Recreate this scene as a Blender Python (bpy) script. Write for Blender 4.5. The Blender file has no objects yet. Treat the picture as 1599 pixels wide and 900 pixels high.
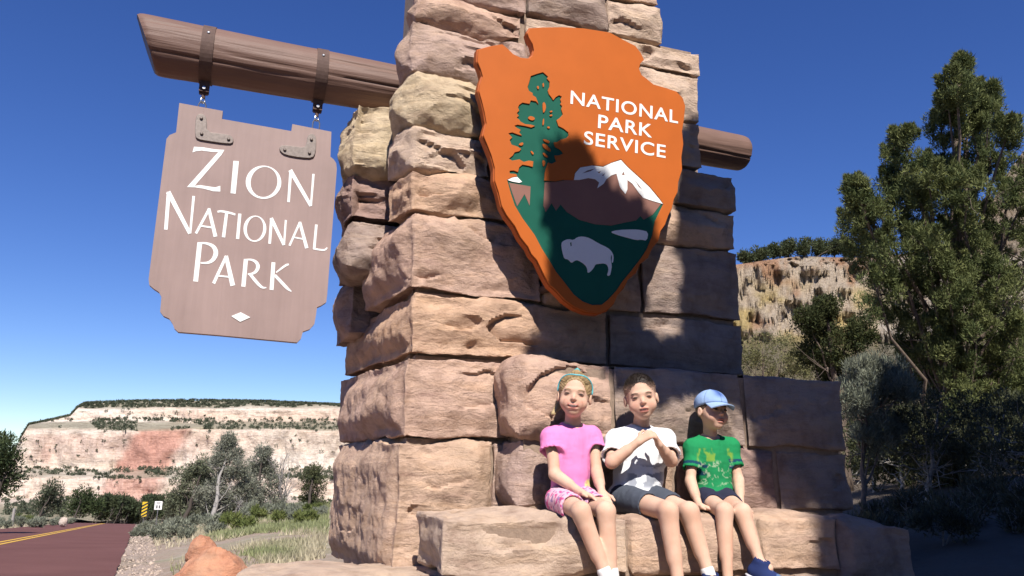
import bpy, bmesh, math, random
import numpy as np
from mathutils import Vector, Matrix

# ------------------------------------------------------------------ camera
SC = bpy.context.scene
COL = SC.collection
RAD = math.radians
FPX, PW, PH = 1255.0, 1599, 900
TH, PI_, RO = RAD(18.7), RAD(13.0), RAD(1.3)
CAM = np.array([0.0, 0.0, 0.95])
FW = np.array([math.sin(TH)*math.cos(PI_), math.cos(TH)*math.cos(PI_), math.sin(PI_)])
_r0 = np.array([math.cos(TH), -math.sin(TH), 0.0]); _u0 = np.cross(_r0, FW)
RT = _r0*math.cos(RO)+_u0*math.sin(RO); UP = _u0*math.cos(RO)-_r0*math.sin(RO)
GF = np.array([math.sin(TH), math.cos(TH), 0.0]); GR = _r0
cam = bpy.data.cameras.new('camera'); camo = bpy.data.objects.new('camera', cam); COL.objects.link(camo)
cam.sensor_fit = 'HORIZONTAL'; cam.sensor_width = 36.0; cam.lens = 36.0*FPX/PW
cam.clip_start = 0.05; cam.clip_end = 9000
M = Matrix.Identity(4)
for i in range(3):
    M[i][0] = RT[i]; M[i][1] = UP[i]; M[i][2] = -FW[i]; M[i][3] = CAM[i]
camo.matrix_world = M
SC.camera = camo
# ------------------------------------------------------------------ light
SUN_EL, SUN_SX = RAD(49.0), -0.11
SUN = np.array([SUN_SX, -math.cos(SUN_EL), math.sin(SUN_EL)]); SUN /= np.linalg.norm(SUN)
w = bpy.data.worlds.new('World'); SC.world = w; w.use_nodes = True
nt = w.node_tree
sky = nt.nodes.new('ShaderNodeTexSky'); sky.sky_type = 'NISHITA'; sky.sun_disc = False
sky.sun_elevation = SUN_EL
sky.sun_rotation = math.atan2(SUN[0], SUN[1])
sky.altitude = 1700; sky.air_density = 1.0; sky.dust_density = 0.0; sky.ozone_density = 4.0
bg = nt.nodes['Background']; bg.inputs['Strength'].default_value = 0.099
hs = nt.nodes.new('ShaderNodeHueSaturation'); hs.inputs['Saturation'].default_value = 1.22; hs.inputs['Hue'].default_value = .518
nt.links.new(sky.outputs[0], hs.inputs['Color']); nt.links.new(hs.outputs[0], bg.inputs[0])
sl = bpy.data.lights.new('sun', 'SUN'); sl.energy = 5.0; sl.angle = RAD(0.53); sl.color = (1.0, 0.95, 0.87)
so = bpy.data.objects.new('sun', sl); COL.objects.link(so)
so.rotation_euler = Vector((-SUN[0], -SUN[1], -SUN[2])).to_track_quat('-Z', 'Y').to_euler()
so.location = (0, -5, 12)
vs = SC.view_settings
vs.view_transform = 'Standard'; vs.look = 'None'; vs.gamma = 1.0; vs.use_curve_mapping = False
vs.exposure = 0.46
SC.cycles.max_bounces = 6; SC.cycles.diffuse_bounces = 1

# ------------------------------------------------------------------ helpers
def ray(x, y): return FW+RT*(x-PW/2)/FPX-UP*(y-PH/2)/FPX
def atY(x, y, Y): d = ray(x, y); return CAM+d*(Y-CAM[1])/d[1]
def atZ(x, y, Z): d = ray(x, y); return CAM+d*(Z-CAM[2])/d[2]
def atD(x, y, D): return CAM+ray(x, y)*D
RNG = np.random.default_rng(7)
random.seed(7)

def tag(o, label=None, cat=None, group=None, kind=None):
    if label: o['label'] = label
    if cat: o['category'] = cat
    if group: o['group'] = group
    if kind: o['kind'] = kind
    return o
def empty(name, loc, label=None, cat=None, group=None):
    o = bpy.data.objects.new(name, None); COL.objects.link(o); o.location = loc; o.empty_display_size = .1
    return tag(o, label, cat, group)
def wloc(o):
    v = Vector((0, 0, 0))
    while o is not None: v += o.location; o = o.parent
    return v
def mesh_obj(name, V, F, mat, parent=None, smooth=False, attr=None):
    """V: (n,3) world coordinates, F: list of faces or (m,3|4) int array."""
    V = np.asarray(V, dtype=np.float64)
    if parent is not None:
        p = wloc(parent); V = V-np.array([p.x, p.y, p.z])
    me = bpy.data.meshes.new(name)
    if isinstance(F, np.ndarray):
        n, k = F.shape
        me.vertices.add(len(V)); me.vertices.foreach_set('co', V.astype(np.float32).ravel())
        me.loops.add(n*k); me.loops.foreach_set('vertex_index', F.astype(np.int32).ravel())
        me.polygons.add(n); me.polygons.foreach_set('loop_start', np.arange(0, n*k, k, dtype=np.int32))
        me.polygons.foreach_set('loop_total', np.full(n, k, dtype=np.int32))
        me.update(calc_edges=True)
    else:
        me.from_pydata(V.tolist(), [], F)
    if attr is not None:
        a = me.color_attributes.new('Col', 'FLOAT_COLOR', 'POINT')
        c = np.ones((len(V), 4), np.float32); c[:, :3] = attr
        a.data.foreach_set('color', c.ravel())
    if smooth: me.polygons.foreach_set('use_smooth', np.ones(len(me.polygons), bool))
    me.update()
    if mat: me.materials.append(mat)
    o = bpy.data.objects.new(name, me); COL.objects.link(o); o.parent = parent
    return o

# hashing value noise --------------------------------------------------------
def _h(ix, iy, iz, s):
    n = (ix*374761393+iy*668265263+iz*1274126177+s*974634777) & 0xffffffff
    n = ((n ^ (n >> 13))*1274126177) & 0xffffffff
    n = (n ^ (n >> 16))
    return (n & 0xffff)/65535.0*2-1
def vnoise(p, s=0):
    p = np.asarray(p); i = np.floor(p).astype(np.int64); f = p-i; f = f*f*f*(f*(f*6-15)+10)
    x, y, z = i[..., 0], i[..., 1], i[..., 2]; a, b, c = f[..., 0], f[..., 1], f[..., 2]
    def L(u, v, t): return u+(v-u)*t
    return L(L(L(_h(x, y, z, s), _h(x+1, y, z, s), a), L(_h(x, y+1, z, s), _h(x+1, y+1, z, s), a), b),
             L(L(_h(x, y, z+1, s), _h(x+1, y, z+1, s), a), L(_h(x, y+1, z+1, s), _h(x+1, y+1, z+1, s), a), b), c)
def fbm(p, o=4, s=0, g=.5):
    p = np.asarray(p, float); r = 0; a = 1.0; t = 0
    for k in range(o):
        r = r+a*vnoise(p*(2.03**k)+k*7.13, s+k); t += a; a *= g
    return r/t
def sstep(a, b, x):
    t = np.clip((x-a)/(b-a), 0, 1); return t*t*(3-2*t)

# ------------------------------------------------------------------ materials
def newmat(name):
    m = bpy.data.materials.new(name); m.use_nodes = True
    return m, m.node_tree, m.node_tree.nodes['Principled BSDF']
def N(t, typ, **kw):
    n = t.nodes.new(typ)
    for k, v in kw.items():
        if k.startswith('i_'):
            key = k[2:]; key = int(key) if key.isdigit() else key.replace('_', ' ')
            n.inputs[key].default_value = v
        else: setattr(n, k, v)
    return n
def ramp(t, fac, stops, interp='LINEAR'):
    r = t.nodes.new('ShaderNodeValToRGB'); cr = r.color_ramp; cr.interpolation = interp
    while len(cr.elements) < len(stops): cr.elements.new(0.5)
    for e, (p, c) in zip(cr.elements, stops):
        e.position = p; e.color = (*c, 1) if len(c) == 3 else c
    t.links.new(fac, r.inputs[0]); return r.outputs[0]
def mix(t, fac, a, b, mode='MIX'):
    n = t.nodes.new('ShaderNodeMix'); n.data_type = 'RGBA'; n.blend_type = mode
    for sock, v in ((n.inputs[0], fac), (n.inputs[6], a), (n.inputs[7], b)):
        if hasattr(v, 'is_linked') or isinstance(v, bpy.types.NodeSocket): t.links.new(v, sock)
        elif isinstance(v, (int, float)): sock.default_value = v
        else: sock.default_value = (*v, 1)
    return n.outputs[2]
def noise(t, vec, scale, detail=4, rough=.55, dist=0.0):
    n = N(t, 'ShaderNodeTexNoise', i_Scale=scale, i_Detail=detail, i_Roughness=rough, i_Distortion=dist)
    t.links.new(vec, n.inputs['Vector']); return n.outputs[0]
def mapping(t, src, scale=(1, 1, 1), rot=(0, 0, 0)):
    n = N(t, 'ShaderNodeMapping'); n.inputs['Scale'].default_value = scale; n.inputs['Rotation'].default_value = rot
    t.links.new(src, n.inputs[0]); return n.outputs[0]
def geo_pos(t): return N(t, 'ShaderNodeNewGeometry').outputs['Position']
def bump(t, bsdf, h, strength, dist):
    b = N(t, 'ShaderNodeBump', i_Strength=strength, i_Distance=dist)
    t.links.new(h, b.inputs['Height']); t.links.new(b.outputs[0], bsdf.inputs['Normal']); return b
def flat(name, c, rough=.6, metal=0.0, var=.12, scale=20, bumpd=0.0, spec=.5):
    m, t, b = newmat(name); p = geo_pos(t)
    n = noise(t, p, scale, 5)
    col = ramp(t, n, [(.25, tuple(x*(1-var) for x in c)), (.75, tuple(min(1, x*(1+var)) for x in c))])
    t.links.new(col, b.inputs['Base Color']); b.inputs['Roughness'].default_value = rough
    b.inputs['Metallic'].default_value = metal; b.inputs['Specular IOR Level'].default_value = spec
    if bumpd: bump(t, b, noise(t, p, scale*4, 6), .6, bumpd)
    return m

# rock: colour comes from the object's own colour
def make_rock():
    m, t, b = newmat('sandstone'); p = geo_pos(t); L = t.links
    oc = N(t, 'ShaderNodeObjectInfo').outputs['Color']
    pz = mapping(t, p, (1.2, 1.2, 6))
    n1 = noise(t, pz, 3.0, 4, .6, .6)
    c = mix(t, 1.0, oc, ramp(t, n1, [(.25, (.80, .76, .78)), (.5, (1, 1, 1)), (.75, (1.12, 1.08, 1.0))]), 'MULTIPLY')
    n2 = noise(t, p, 9.0, 4, .65)
    c = mix(t, 1.0, c, ramp(t, n2, [(.3, (.72, .68, .66)), (.52, (1, 1, 1)), (.75, (1.14, 1.12, 1.08))]), 'MULTIPLY')
    n3 = noise(t, p, 2.2, 5, .6)
    c = mix(t, ramp(t, n3, [(.52, (0, 0, 0)), (.72, (.45, .45, .45))]), c, (.50, .36, .25))
    n5 = noise(t, mapping(t, p, (1, 1, 1), (0, 0, .4)), 5.5, 4, .7)
    c = mix(t, ramp(t, n5, [(.64, (0, 0, 0)), (.78, (.32, .32, .32))]), c, (.16, .10, .085))
    L.new(c, b.inputs['Base Color']); b.inputs['Roughness'].default_value = .88
    b.inputs['Specular IOR Level'].default_value = .08
    h = N(t, 'ShaderNodeMath', operation='ADD'); L.new(noise(t, p, 46, 9, .8), h.inputs[0])
    L.new(noise(t, mapping(t, p, (4, 4, 12)), 2.2, 4, .6, .8), h.inputs[1])
    bump(t, b, h.outputs[0], .85, .018)
    return m
ROCK = make_rock()
MORTAR = flat('mortar', (.30, .215, .16), .95, var=.25, scale=30, bumpd=.006)

def make_wood_paint(name, c, vert=True):
    m, t, b = newmat(name); p = geo_pos(t)
    g = noise(t, mapping(t, p, (40, 40, 2.0) if vert else (1.6, 40, 40)), 1.0, 6, .6, .3)
    d = noise(t, p, 3.0, 5)
    col = mix(t, 1.0, ramp(t, d, [(.3, tuple(x*.9 for x in c)), (.7, tuple(x*1.1 for x in c))]),
              ramp(t, g, [(.3, (.94, .935, .935)), (.7, (1.04, 1.04, 1.04))]), 'MULTIPLY')
    t.links.new(col, b.inputs['Base Color']); b.inputs['Roughness'].default_value = .55
    bump(t, b, g, .25 if vert else .7, .003 if vert else .008)
    b.inputs['Specular IOR Level'].default_value = .3
    return m
SIGNB = make_wood_paint('sign_brown_paint', (.325, .232, .212))
LOGM = make_wood_paint('log_brown_paint', (.185, .110, .086), False)
LOGM.node_tree.nodes['Principled BSDF'].inputs['Roughness'].default_value = .55
WHITE = flat('white_letter_paint', (.86, .85, .83), .6, var=.03, spec=.2)
IRON = flat('iron_brown_paint', (.12, .078, .066), .7, .0, .2, 40, spec=.15)
IRONG = flat('weathered_grey_iron', (.22, .18, .16), .5, .3, .25, 60, .001)
STEEL = flat('galvanised_steel', (.45, .45, .45), .35, .9, .15, 50)

def attr_mat(name, rough=.6, spec=.3, sss=0.0, transl=0.0, bscale=0, bd=.0):
    m, t, b = newmat(name)
    a = N(t, 'ShaderNodeAttribute', attribute_name='Col')
    t.links.new(a.outputs[0], b.inputs['Base Color']); b.inputs['Roughness'].default_value = rough
    b.inputs['Specular IOR Level'].default_value = spec
    if sss:
        b.inputs['Subsurface Weight'].default_value = sss; b.inputs['Subsurface Radius'].default_value = (.012, .005, .003)
        b.inputs['Subsurface Scale'].default_value = .5
    if bscale: bump(t, b, noise(t, geo_pos(t), bscale, 5), .5, bd)
    if transl:
        tr = N(t, 'ShaderNodeBsdfTranslucent'); t.links.new(a.outputs[0], tr.inputs[0])
        mx = N(t, 'ShaderNodeMixShader', i_0=transl)
        t.links.new(b.outputs[0], mx.inputs[1]); t.links.new(tr.outputs[0], mx.inputs[2])
        t.links.new(mx.outputs[0], t.nodes['Material Output'].inputs[0])
    return m
LEAF = attr_mat('foliage', .7, .15, transl=.18)
SKIN = attr_mat('skin', .68, .18, sss=.10, bscale=240, bd=.0008)
CLOTH = attr_mat('cloth', .9, .1, bscale=420, bd=.0012)
HAIRM = attr_mat('hair', .55, .3)
PAINTED = attr_mat('painted', .6, .3)
BARK = flat('juniper_bark', (.17, .125, .095), .9, var=.35, scale=25, bumpd=.01)
BARK2 = flat('dark_bark', (.055, .042, .033), .9, var=.3, scale=25)
DEADW = flat('bleached_dead_wood', (.30, .275, .25), .85, var=.25, scale=25, bumpd=.006)

# ------------------------------------------------------------------ terrain
_S = np.array([-9, -.42, -.30, -.12, .05, .25, .42, .6, 1.2, 9.0])
_G = np.array([-.06, -.06, -.036, -.022, -.005, .03, .075, .11, .13, .13])
def gz(x, y):
    x = np.asarray(x, float); y = np.asarray(y, float)
    d = x*GF[0]+y*GF[1]; l = x*GR[0]+y*GR[1]
    dd = np.maximum(d, 1e-3)
    g = np.interp(l/dd, _S, _G)
    dc = np.minimum(dd, 420.0)
    z = .02+np.where(d > 0, g*dc, 0)
    far = np.where((l/dd) < -.2, -.05*np.maximum(dc-105, 0), 0)
    z = z+np.where(d > 0, far, 0)
    return z
def ground_pt(px, d):
    """ground point under photo column px at forward distance d"""
    l = (px-PW/2)/FPX*d*.975
    p = GF*d+GR*l
    return np.array([p[0], p[1], float(gz(p[0], p[1]))])

def make_ground():
    rs = np.concatenate([np.linspace(.3, 12, 60), np.geomspace(12.4, 420, 90), np.geomspace(450, 4500, 16)])
    na = 360
    an = np.linspace(0, 2*math.pi, na, endpoint=False)
    R, A = np.meshgrid(rs, an, indexing='ij')
    x = R*np.sin(A); y = R*np.cos(A)
    z = gz(x, y)
    q = np.stack([x, y, x*0], -1)
    d = x*GF[0]+y*GF[1]; l = x*GR[0]+y*GR[1]
    onroad = sstep(-.8, .4, (l-(-5.51-.44*(d-11.9))))*1.0
    z = z+fbm(q*.6, 4, 3)*.10*sstep(1.5, 8, R)*onroad+fbm(q*3, 3, 9)*.025*onroad-.01
    V = np.stack([x, y, z], -1).reshape(-1, 3); V = np.vstack([V, [[0, 0, .02]]])
    i = np.arange(len(rs)-1)[:, None]*na; j = np.arange(na)[None, :]; j2 = (j+1) % na
    F = np.stack([i+j, i+j2, i+na+j2, i+na+j], -1).reshape(-1, 4)[:, ::-1]
    m, t, b = newmat('dry_ground'); p = geo_pos(t)
    n = noise(t, p, .35, 6, .6); n2 = noise(t, p, 14, 8, .7); n3 = noise(t, p, 1.6, 5)
    c = ramp(t, n, [(.3, (.30, .215, .155)), (.5, (.34, .26, .19)), (.7, (.25, .24, .13))])
    c = mix(t, 1.0, c, ramp(t, n2, [(.3, (.6, .58, .55)), (.55, (1, 1, 1)), (.75, (1.25, 1.22, 1.2))]), 'MULTIPLY')
    c = mix(t, ramp(t, n3, [(.5, (0, 0, 0)), (.65, (.6, .6, .6))]), c, (.40, .33, .26))
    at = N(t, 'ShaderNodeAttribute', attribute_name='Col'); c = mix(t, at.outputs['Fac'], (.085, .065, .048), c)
    t.links.new(c, b.inputs['Base Color']); b.inputs['Roughness'].default_value = .95
    bump(t, b, n2, .8, .03)
    unshaded = 1-sstep(.28, .40, l/np.maximum(d, .01))*sstep(2.5, 4, d)*sstep(60, 30, d)*.9   # deeper shade painted into the ground colour on the right bank
    at = np.append(unshaded.reshape(-1), 1.0)
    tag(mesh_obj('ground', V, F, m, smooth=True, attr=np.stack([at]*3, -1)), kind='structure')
make_ground()

def road_pt(d, off):
    """off: metres to the left of the right road edge"""
    dl = np.array([-.44, 1.0]); dl /= np.linalg.norm(dl)
    base = np.array([-5.51, 11.9])+dl*(d-11.9)/dl[1]
    nrm = np.array([-dl[1], dl[0]])
    l, dd = base+nrm*off
    p = GF*dd+GR*l
    z = .02-.06*dd-.05*max(dd-105, 0)
    return np.array([p[0], p[1], z])
def strip(name, o0, o1, d0, d1, n, lift, mat, wob=0.0, thick=None):
    V = []; F = []
    ds = np.linspace(d0, d1, n)
    k = 7
    for i, d in enumerate(ds):
        for j in range(k):
            e = 0
            if wob and j in (0, k-1): e = wob*float(fbm(np.array([[d*(.22 if wob > .5 else 1.0), j*9.0, 0]]), 2, 5)[0])
            p = road_pt(d, o0+(o1-o0)*j/(k-1)+e); p[2] += lift; V.append(p)
    for i in range(n-1):
        for j in range(k-1): a = i*k+j; F.append((a, a+k, a+k+1, a+1))
    return mesh_obj(name, np.array(V), F, mat)
def road_mat():
    m, t, b = newmat('red_asphalt'); p = geo_pos(t)
    n = noise(t, p, 60, 6, .7); n2 = noise(t, p, .5, 5)
    c = ramp(t, n2, [(.3, (.135, .060, .052)), (.7, (.175, .080, .070))])
    c = mix(t, 1.0, c, ramp(t, n, [(.3, (.75, .75, .75)), (.7, (1.2, 1.2, 1.2))]), 'MULTIPLY')
    t.links.new(c, b.inputs['Base Color']); b.inputs['Roughness'].default_value = .95; b.inputs['Specular IOR Level'].default_value = .12
    bump(t, b, n, .6, .006); return m
RW = 7.3
tag(strip('road', 0, RW, 1.5, 190, 150, .03, road_mat(), .04), kind='structure')
YEL = flat('yellow_road_paint', (.72, .42, .03), .6, var=.15, scale=8)
for k, o in enumerate((RW/2-.22, RW/2+.08)):
    tag(strip('centre_line', o, o+.14, 1.5, 190, 150, .036, YEL), kind='structure')
GRAV = flat('gravel', (.41, .31, .24), .95, var=.30, scale=22, bumpd=.03)
tag(strip('gravel_shoulder', -2.3, .05, 1.5, 120, 200, .012, GRAV, 1.6), kind='structure')

# unseen dark paving added in front of the sign to cut bounced light
def added_pullout():
    V = []; F = []; nx, ny = 40, 46
    for i in range(nx):
        for j in range(ny):
            x = -5.5+19.5*i/(nx-1); y = -18+20.2*j/(ny-1); V.append((x, y, float(gz(x, y))+.03))
    for i in range(nx-1):
        for j in range(ny-1): a = i*ny+j; F.append((a, a+ny, a+ny+1, a+1))
    tag(mesh_obj('bounce_cut_paving', np.array(V), F, flat('added_dark_asphalt', (.045, .042, .04), .9, var=.25, scale=60, bumpd=.004, spec=.2)), kind='structure')
added_pullout()

def pebbles():
    r = np.random.default_rng(12); n = 6000
    d = np.exp(r.uniform(math.log(7), math.log(40), n)); off = -r.gamma(1.6, .9, n)
    O = np.array([[1, 0, 0], [-1, 0, 0], [0, 1, 0], [0, -1, 0], [0, 0, 1], [0, 0, -1]], float); T = np.array([[0, 2, 4], [2, 1, 4], [1, 3, 4], [3, 0, 4], [2, 0, 5], [1, 2, 5], [3, 1, 5], [0, 3, 5]])
    P = np.array([road_pt(a, b) for a, b in zip(d, off)]); P[:, 2] += .01
    s = (r.gamma(2, .008, n)+.006)*(1+.02*d)
    V = (P[:, None, :]+O[None]*s[:, None, None]*r.uniform(.6, 1.3, (n, 6, 1))*np.array([1, 1, .6])).reshape(-1, 3)
    F = (T[None]+6*np.arange(n)[:, None, None]).reshape(-1, 3)
    c = np.repeat(np.array([.40, .31, .24])*r.uniform(.5, 1.35, n)[:, None]*np.array([1, 1, 1])[None], 6, 0)
    tag(mesh_obj('gravel', V, F, PAINTED, attr=np.clip(c, 0, 1)), 'loose gravel stones scattered along the road shoulder', 'gravel', kind='stuff')
pebbles()

# ------------------------------------------------------------------ stones
def stone(parent, name, c8, seed, color, res=.012, rough=1.0, bulge=.036, faces='flrtb', edge=.015, warpk=1.0, lk=0.0):
    """c8: 8 corners ordered (x0y0z0,x1y0z0,x0y1z0,x1y1z0, same for z1); a rock-faced block."""
    c8 = np.asarray(c8, float)
    sx = max(np.linalg.norm(c8[1]-c8[0]), .02); sy = max(np.linalg.norm(c8[2]-c8[0]), .02); sz = max(np.linalg.norm(c8[4]-c8[0]), .02)
    nx, ny, nz = [int(np.clip(round(s/res), 3, 150)) for s in (sx, sy, sz)]
    idx = {}; U = []; F = []
    def grid(ax, side, na, nb):
        A = np.arange(na+1); B = np.arange(nb+1)
        ids = np.empty((na+1, nb+1), int)
        for a in A:
            for b in B:
                if ax == 1: k = (a, 0 if side == 0 else ny, b)
                elif ax == 0: k = (0 if side == 0 else nx, a, b)
                else: k = (a, b, 0 if side == 0 else nz)
                if k not in idx: idx[k] = len(U); U.append((k[0]/nx, k[1]/ny, k[2]/nz))
                ids[a, b] = idx[k]
        q = np.stack([ids[:-1, :-1], ids[1:, :-1], ids[1:, 1:], ids[:-1, 1:]], -1).reshape(-1, 4)
        flip = (ax == 1 and side == 1) or (ax == 0 and side == 0) or (ax == 2 and side == 0)
        F.append(q[:, ::-1] if flip else q)
    if 'f' in faces: grid(1, 0, nx, nz)
    if 'k' in faces: grid(1, 1, nx, nz)
    if 'l' in faces: grid(0, 0, ny, nz)
    if 'r' in faces: grid(0, 1, ny, nz)
    if 't' in faces: grid(2, 1, nx, ny)
    if 'b' in faces: grid(2, 0, nx, ny)
    U = np.array(U); F = np.vstack(F)
    # uneven joints: wobble parameters along the edges
    u, v, w_ = U.T
    W8 = np.stack([(1-u)*(1-v)*(1-w_), u*(1-v)*(1-w_), (1-u)*v*(1-w_), u*v*(1-w_), (1-u)*(1-v)*w_, u*(1-v)*w_, (1-u)*v*w_, u*v*w_], -1)
    P = W8@c8
    q = 2*U-1
    size = np.array([sx, sy, sz])
    dist = (1-np.abs(q))*size/2                     # metres to each face pair
    wgt = np.exp(-dist/ (edge*1.3))
    axx = (c8[1]-c8[0])/sx; axy = (c8[2]-c8[0])/sy; axz = (c8[4]-c8[0])/sz
    nf = np.cross(axx, axz); nf /= np.linalg.norm(nf); nl = np.cross(axz, axy); nl /= np.linalg.norm(nl); nr = -nl
    nt_ = np.cross(axx, axy); nt_ /= np.linalg.norm(nt_)
    n = (np.where(q[:, :1] < 0, nl, nr)*wgt[:, :1]+np.where(q[:, 1:2] < 0, nf, -nf)*wgt[:, 1:2]+np.where(q[:, 2:] < 0, -nt_, nt_)*wgt[:, 2:])
    n /= np.linalg.norm(n, axis=1)[:, None]+1e-9
    ds = np.sort(dist, axis=1)
    e = ds[:, 1]                                    # distance to the nearest block edge
    r = np.random.default_rng(seed)
    o = r.uniform(-50, 50, 3)
    ps = P-c8.mean(0)
    warp = np.stack([fbm(ps*5+o, 3, 1), fbm(ps*5+o+9, 3, 2), fbm(ps*5+o+19, 3, 3)], -1)*.05
    pw = ps+warp
    # broad chiselled planes
    K = 7
    gr = r.normal(0, 1, (K, 3))*.10; of = r.uniform(0, .02, K)
    pl = pw@gr.T+of[None]
    fac = np.clip(pl.min(1), -.045, .02)+.020
    # scalloped fractures: a sharp curved lip that dies away on one side
    scal = 0
    for k in range(int(np.clip(sx*sz*26, 2, 9))+ (3 if rough > 1.1 else 0)):
        c = r.uniform(-.5, .5, 3)*size; Rr = r.uniform(.07, .24)
        dd = np.linalg.norm((pw-c)*np.array([.62, .62, 1.7]), axis=1)-Rr
        side_ = r.normal(0, 1, 3); side_[1] = 0; side_ /= np.linalg.norm(side_)+1e-6
        ang = np.clip(((pw-c)@side_)/Rr, -1, 1)
        scal = scal-r.uniform(.014, .036)*sstep(.006, -.006, dd)*np.exp(np.minimum(dd, 0)/r.uniform(.05, .12))*sstep(-.2, .5, ang)
    bed = fbm(ps*np.array([1.6, 1.6, 8])+o, 3, 7)
    fine = fbm(ps*14+o, 4, 11)*.008+fbm(ps*45+o, 3, 12)*.004
    low = fbm(ps*3.2+o, 3, 15)*.009+bed*.006
    msk = sstep(0.0, .06, e)
    h = rough*(fac+scal+low)*(.3+.7*msk)+fine*rough+bulge*sstep(0, .14, e)-edge*np.exp(-e/(edge*.9))*.8
    wl = wgt[:, 0]/(wgt.sum(1)+1e-9)*(q[:, 0] < 0)
    pn = r.normal(0, 1, (10, 3)); pn /= np.linalg.norm(pn, axis=1)[:, None]
    ch = np.clip((pw@pn.T*.42+r.uniform(.01, .05, 10)[None]).min(1), -.06, .03)+.062
    h = h-rough*scal*.75*wl*(lk > 0)+1.6*lk*wl*ch+lk*wl*(fbm(ps*np.array([4, 5, 2.5])+o, 3, 44)*.018-np.abs(fbm(ps*np.array([5, 7, 3])+o, 3, 47))*.018+.034*sstep(0, .12, e))
    joint = fbm(P*6+o, 3, 21)*.014*(1-msk)
    P0 = P
    P = P+n*(h+joint)[:, None]+np.stack([fbm(P0*2.3+3, 3, 91)*.03, P0[:, 0]*0, fbm(P0*2.6, 3, 92)*.020], -1)*warpk
    ob = mesh_obj(name, P, F, ROCK, parent, smooth=False)
    ob.data.polygons.foreach_set('use_smooth', np.ones(len(ob.data.polygons), bool))
    ob.data.set_sharp_from_angle(angle=RAD(27))
    ob.color = (*color, 1)
    return ob
def box8(x0, x1, y0, y1, z0, z1):
    return [(x0, y0, z0), (x1, y0, z0), (x0, y1, z0), (x1, y1, z0), (x0, y0, z1), (x1, y0, z1), (x0, y1, z1), (x1, y1, z1)]
def boxmesh(name, x0, x1, y0, y1, z0, z1, mat, parent=None):
    V = np.array(box8(x0, x1, y0, y1, z0, z1))
    F = [(0, 1, 5, 4), (1, 3, 7, 5), (3, 2, 6, 7), (2, 0, 4, 6), (4, 5, 7, 6), (2, 3, 1, 0)]
    return mesh_obj(name, V, F, mat, parent)
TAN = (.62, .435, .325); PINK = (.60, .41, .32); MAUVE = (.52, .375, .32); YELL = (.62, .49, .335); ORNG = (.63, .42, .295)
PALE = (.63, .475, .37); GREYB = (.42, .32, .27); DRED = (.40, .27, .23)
def yf(z): return 3.775+.03*(z-.5)
def Xp(px, z, Y=None):
    """world X of photo column px on the pillar face at height z"""
    Yv = yf(z) if Y is None else Y
    lo = atY(px, 100, Yv); hi = atY(px, 880, Yv)
    f = (z-lo[2])/(hi[2]-lo[2]); return lo[0]+(hi[0]-lo[0])*f
JG = .003
PIL = empty('stone_pillar', (1.6, 4.2, .3), 'tall rough sandstone block pillar carrying the orange arrowhead and the log', 'pillar')
sd = [100]
def course(z0, z1, spans, cols, left=None, right=None, thick=.32, par=PIL):
    """spans: photo columns of joints on the front face; left: (x,y) of the slanted return end"""
    zm = (z0+z1)/2
    boxmesh('mortar', Xp(spans[0], zm)+.06, Xp(spans[-1], zm)-.05, yf(z1)+.052, yf(z1)+.2, z0-.005, z1+.005, MORTAR, par)
    for i in range(len(spans)-1):
        x0 = Xp(spans[i], zm)+JG; x1 = Xp(spans[i+1], zm)-JG
        y0a, y0b = yf(z0), yf(z1)
        pr = random.uniform(-.015, .010)
        bx0 = x0; y1 = y0a+thick; fl = 'ftb'
        if i == 0 and left: bx0, y1 = left; fl = 'fltb'
        if i == len(spans)-2 and right: fl = fl+'r'; y1 = max(y1, y0a+right)
        c = [(x0, y0a-pr, z0+JG), (x1, y0a-pr, z0+JG), (bx0, y1, z0+JG), (x1, y1, z0+JG),
             (x0, y0b-pr, z1-JG), (x1, y0b-pr, z1-JG), (bx0, y1, z1-JG), (x1, y1, z1-JG)]
        sd[0] += 1
        vis = spans[i] < 860 or z0 > 2.9
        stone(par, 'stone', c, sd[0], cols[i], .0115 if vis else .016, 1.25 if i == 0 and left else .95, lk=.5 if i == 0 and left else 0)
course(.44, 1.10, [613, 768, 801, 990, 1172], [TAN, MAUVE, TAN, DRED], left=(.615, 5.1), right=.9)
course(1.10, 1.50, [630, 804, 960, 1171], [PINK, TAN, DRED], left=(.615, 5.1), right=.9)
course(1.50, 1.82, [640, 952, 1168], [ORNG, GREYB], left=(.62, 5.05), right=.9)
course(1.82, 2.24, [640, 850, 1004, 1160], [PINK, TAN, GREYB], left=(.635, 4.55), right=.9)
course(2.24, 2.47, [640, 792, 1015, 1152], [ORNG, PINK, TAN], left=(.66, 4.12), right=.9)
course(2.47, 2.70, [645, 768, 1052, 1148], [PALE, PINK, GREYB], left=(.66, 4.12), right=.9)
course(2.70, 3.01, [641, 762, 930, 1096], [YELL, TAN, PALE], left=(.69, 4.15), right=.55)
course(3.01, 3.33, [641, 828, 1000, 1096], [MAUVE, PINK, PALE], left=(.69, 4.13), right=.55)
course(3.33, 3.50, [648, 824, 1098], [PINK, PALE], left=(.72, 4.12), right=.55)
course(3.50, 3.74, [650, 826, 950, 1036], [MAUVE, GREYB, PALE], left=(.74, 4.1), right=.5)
course(3.74, 4.05, [665, 840, 1030], [PINK, TAN], left=(.76, 4.1), right=.5)
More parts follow.
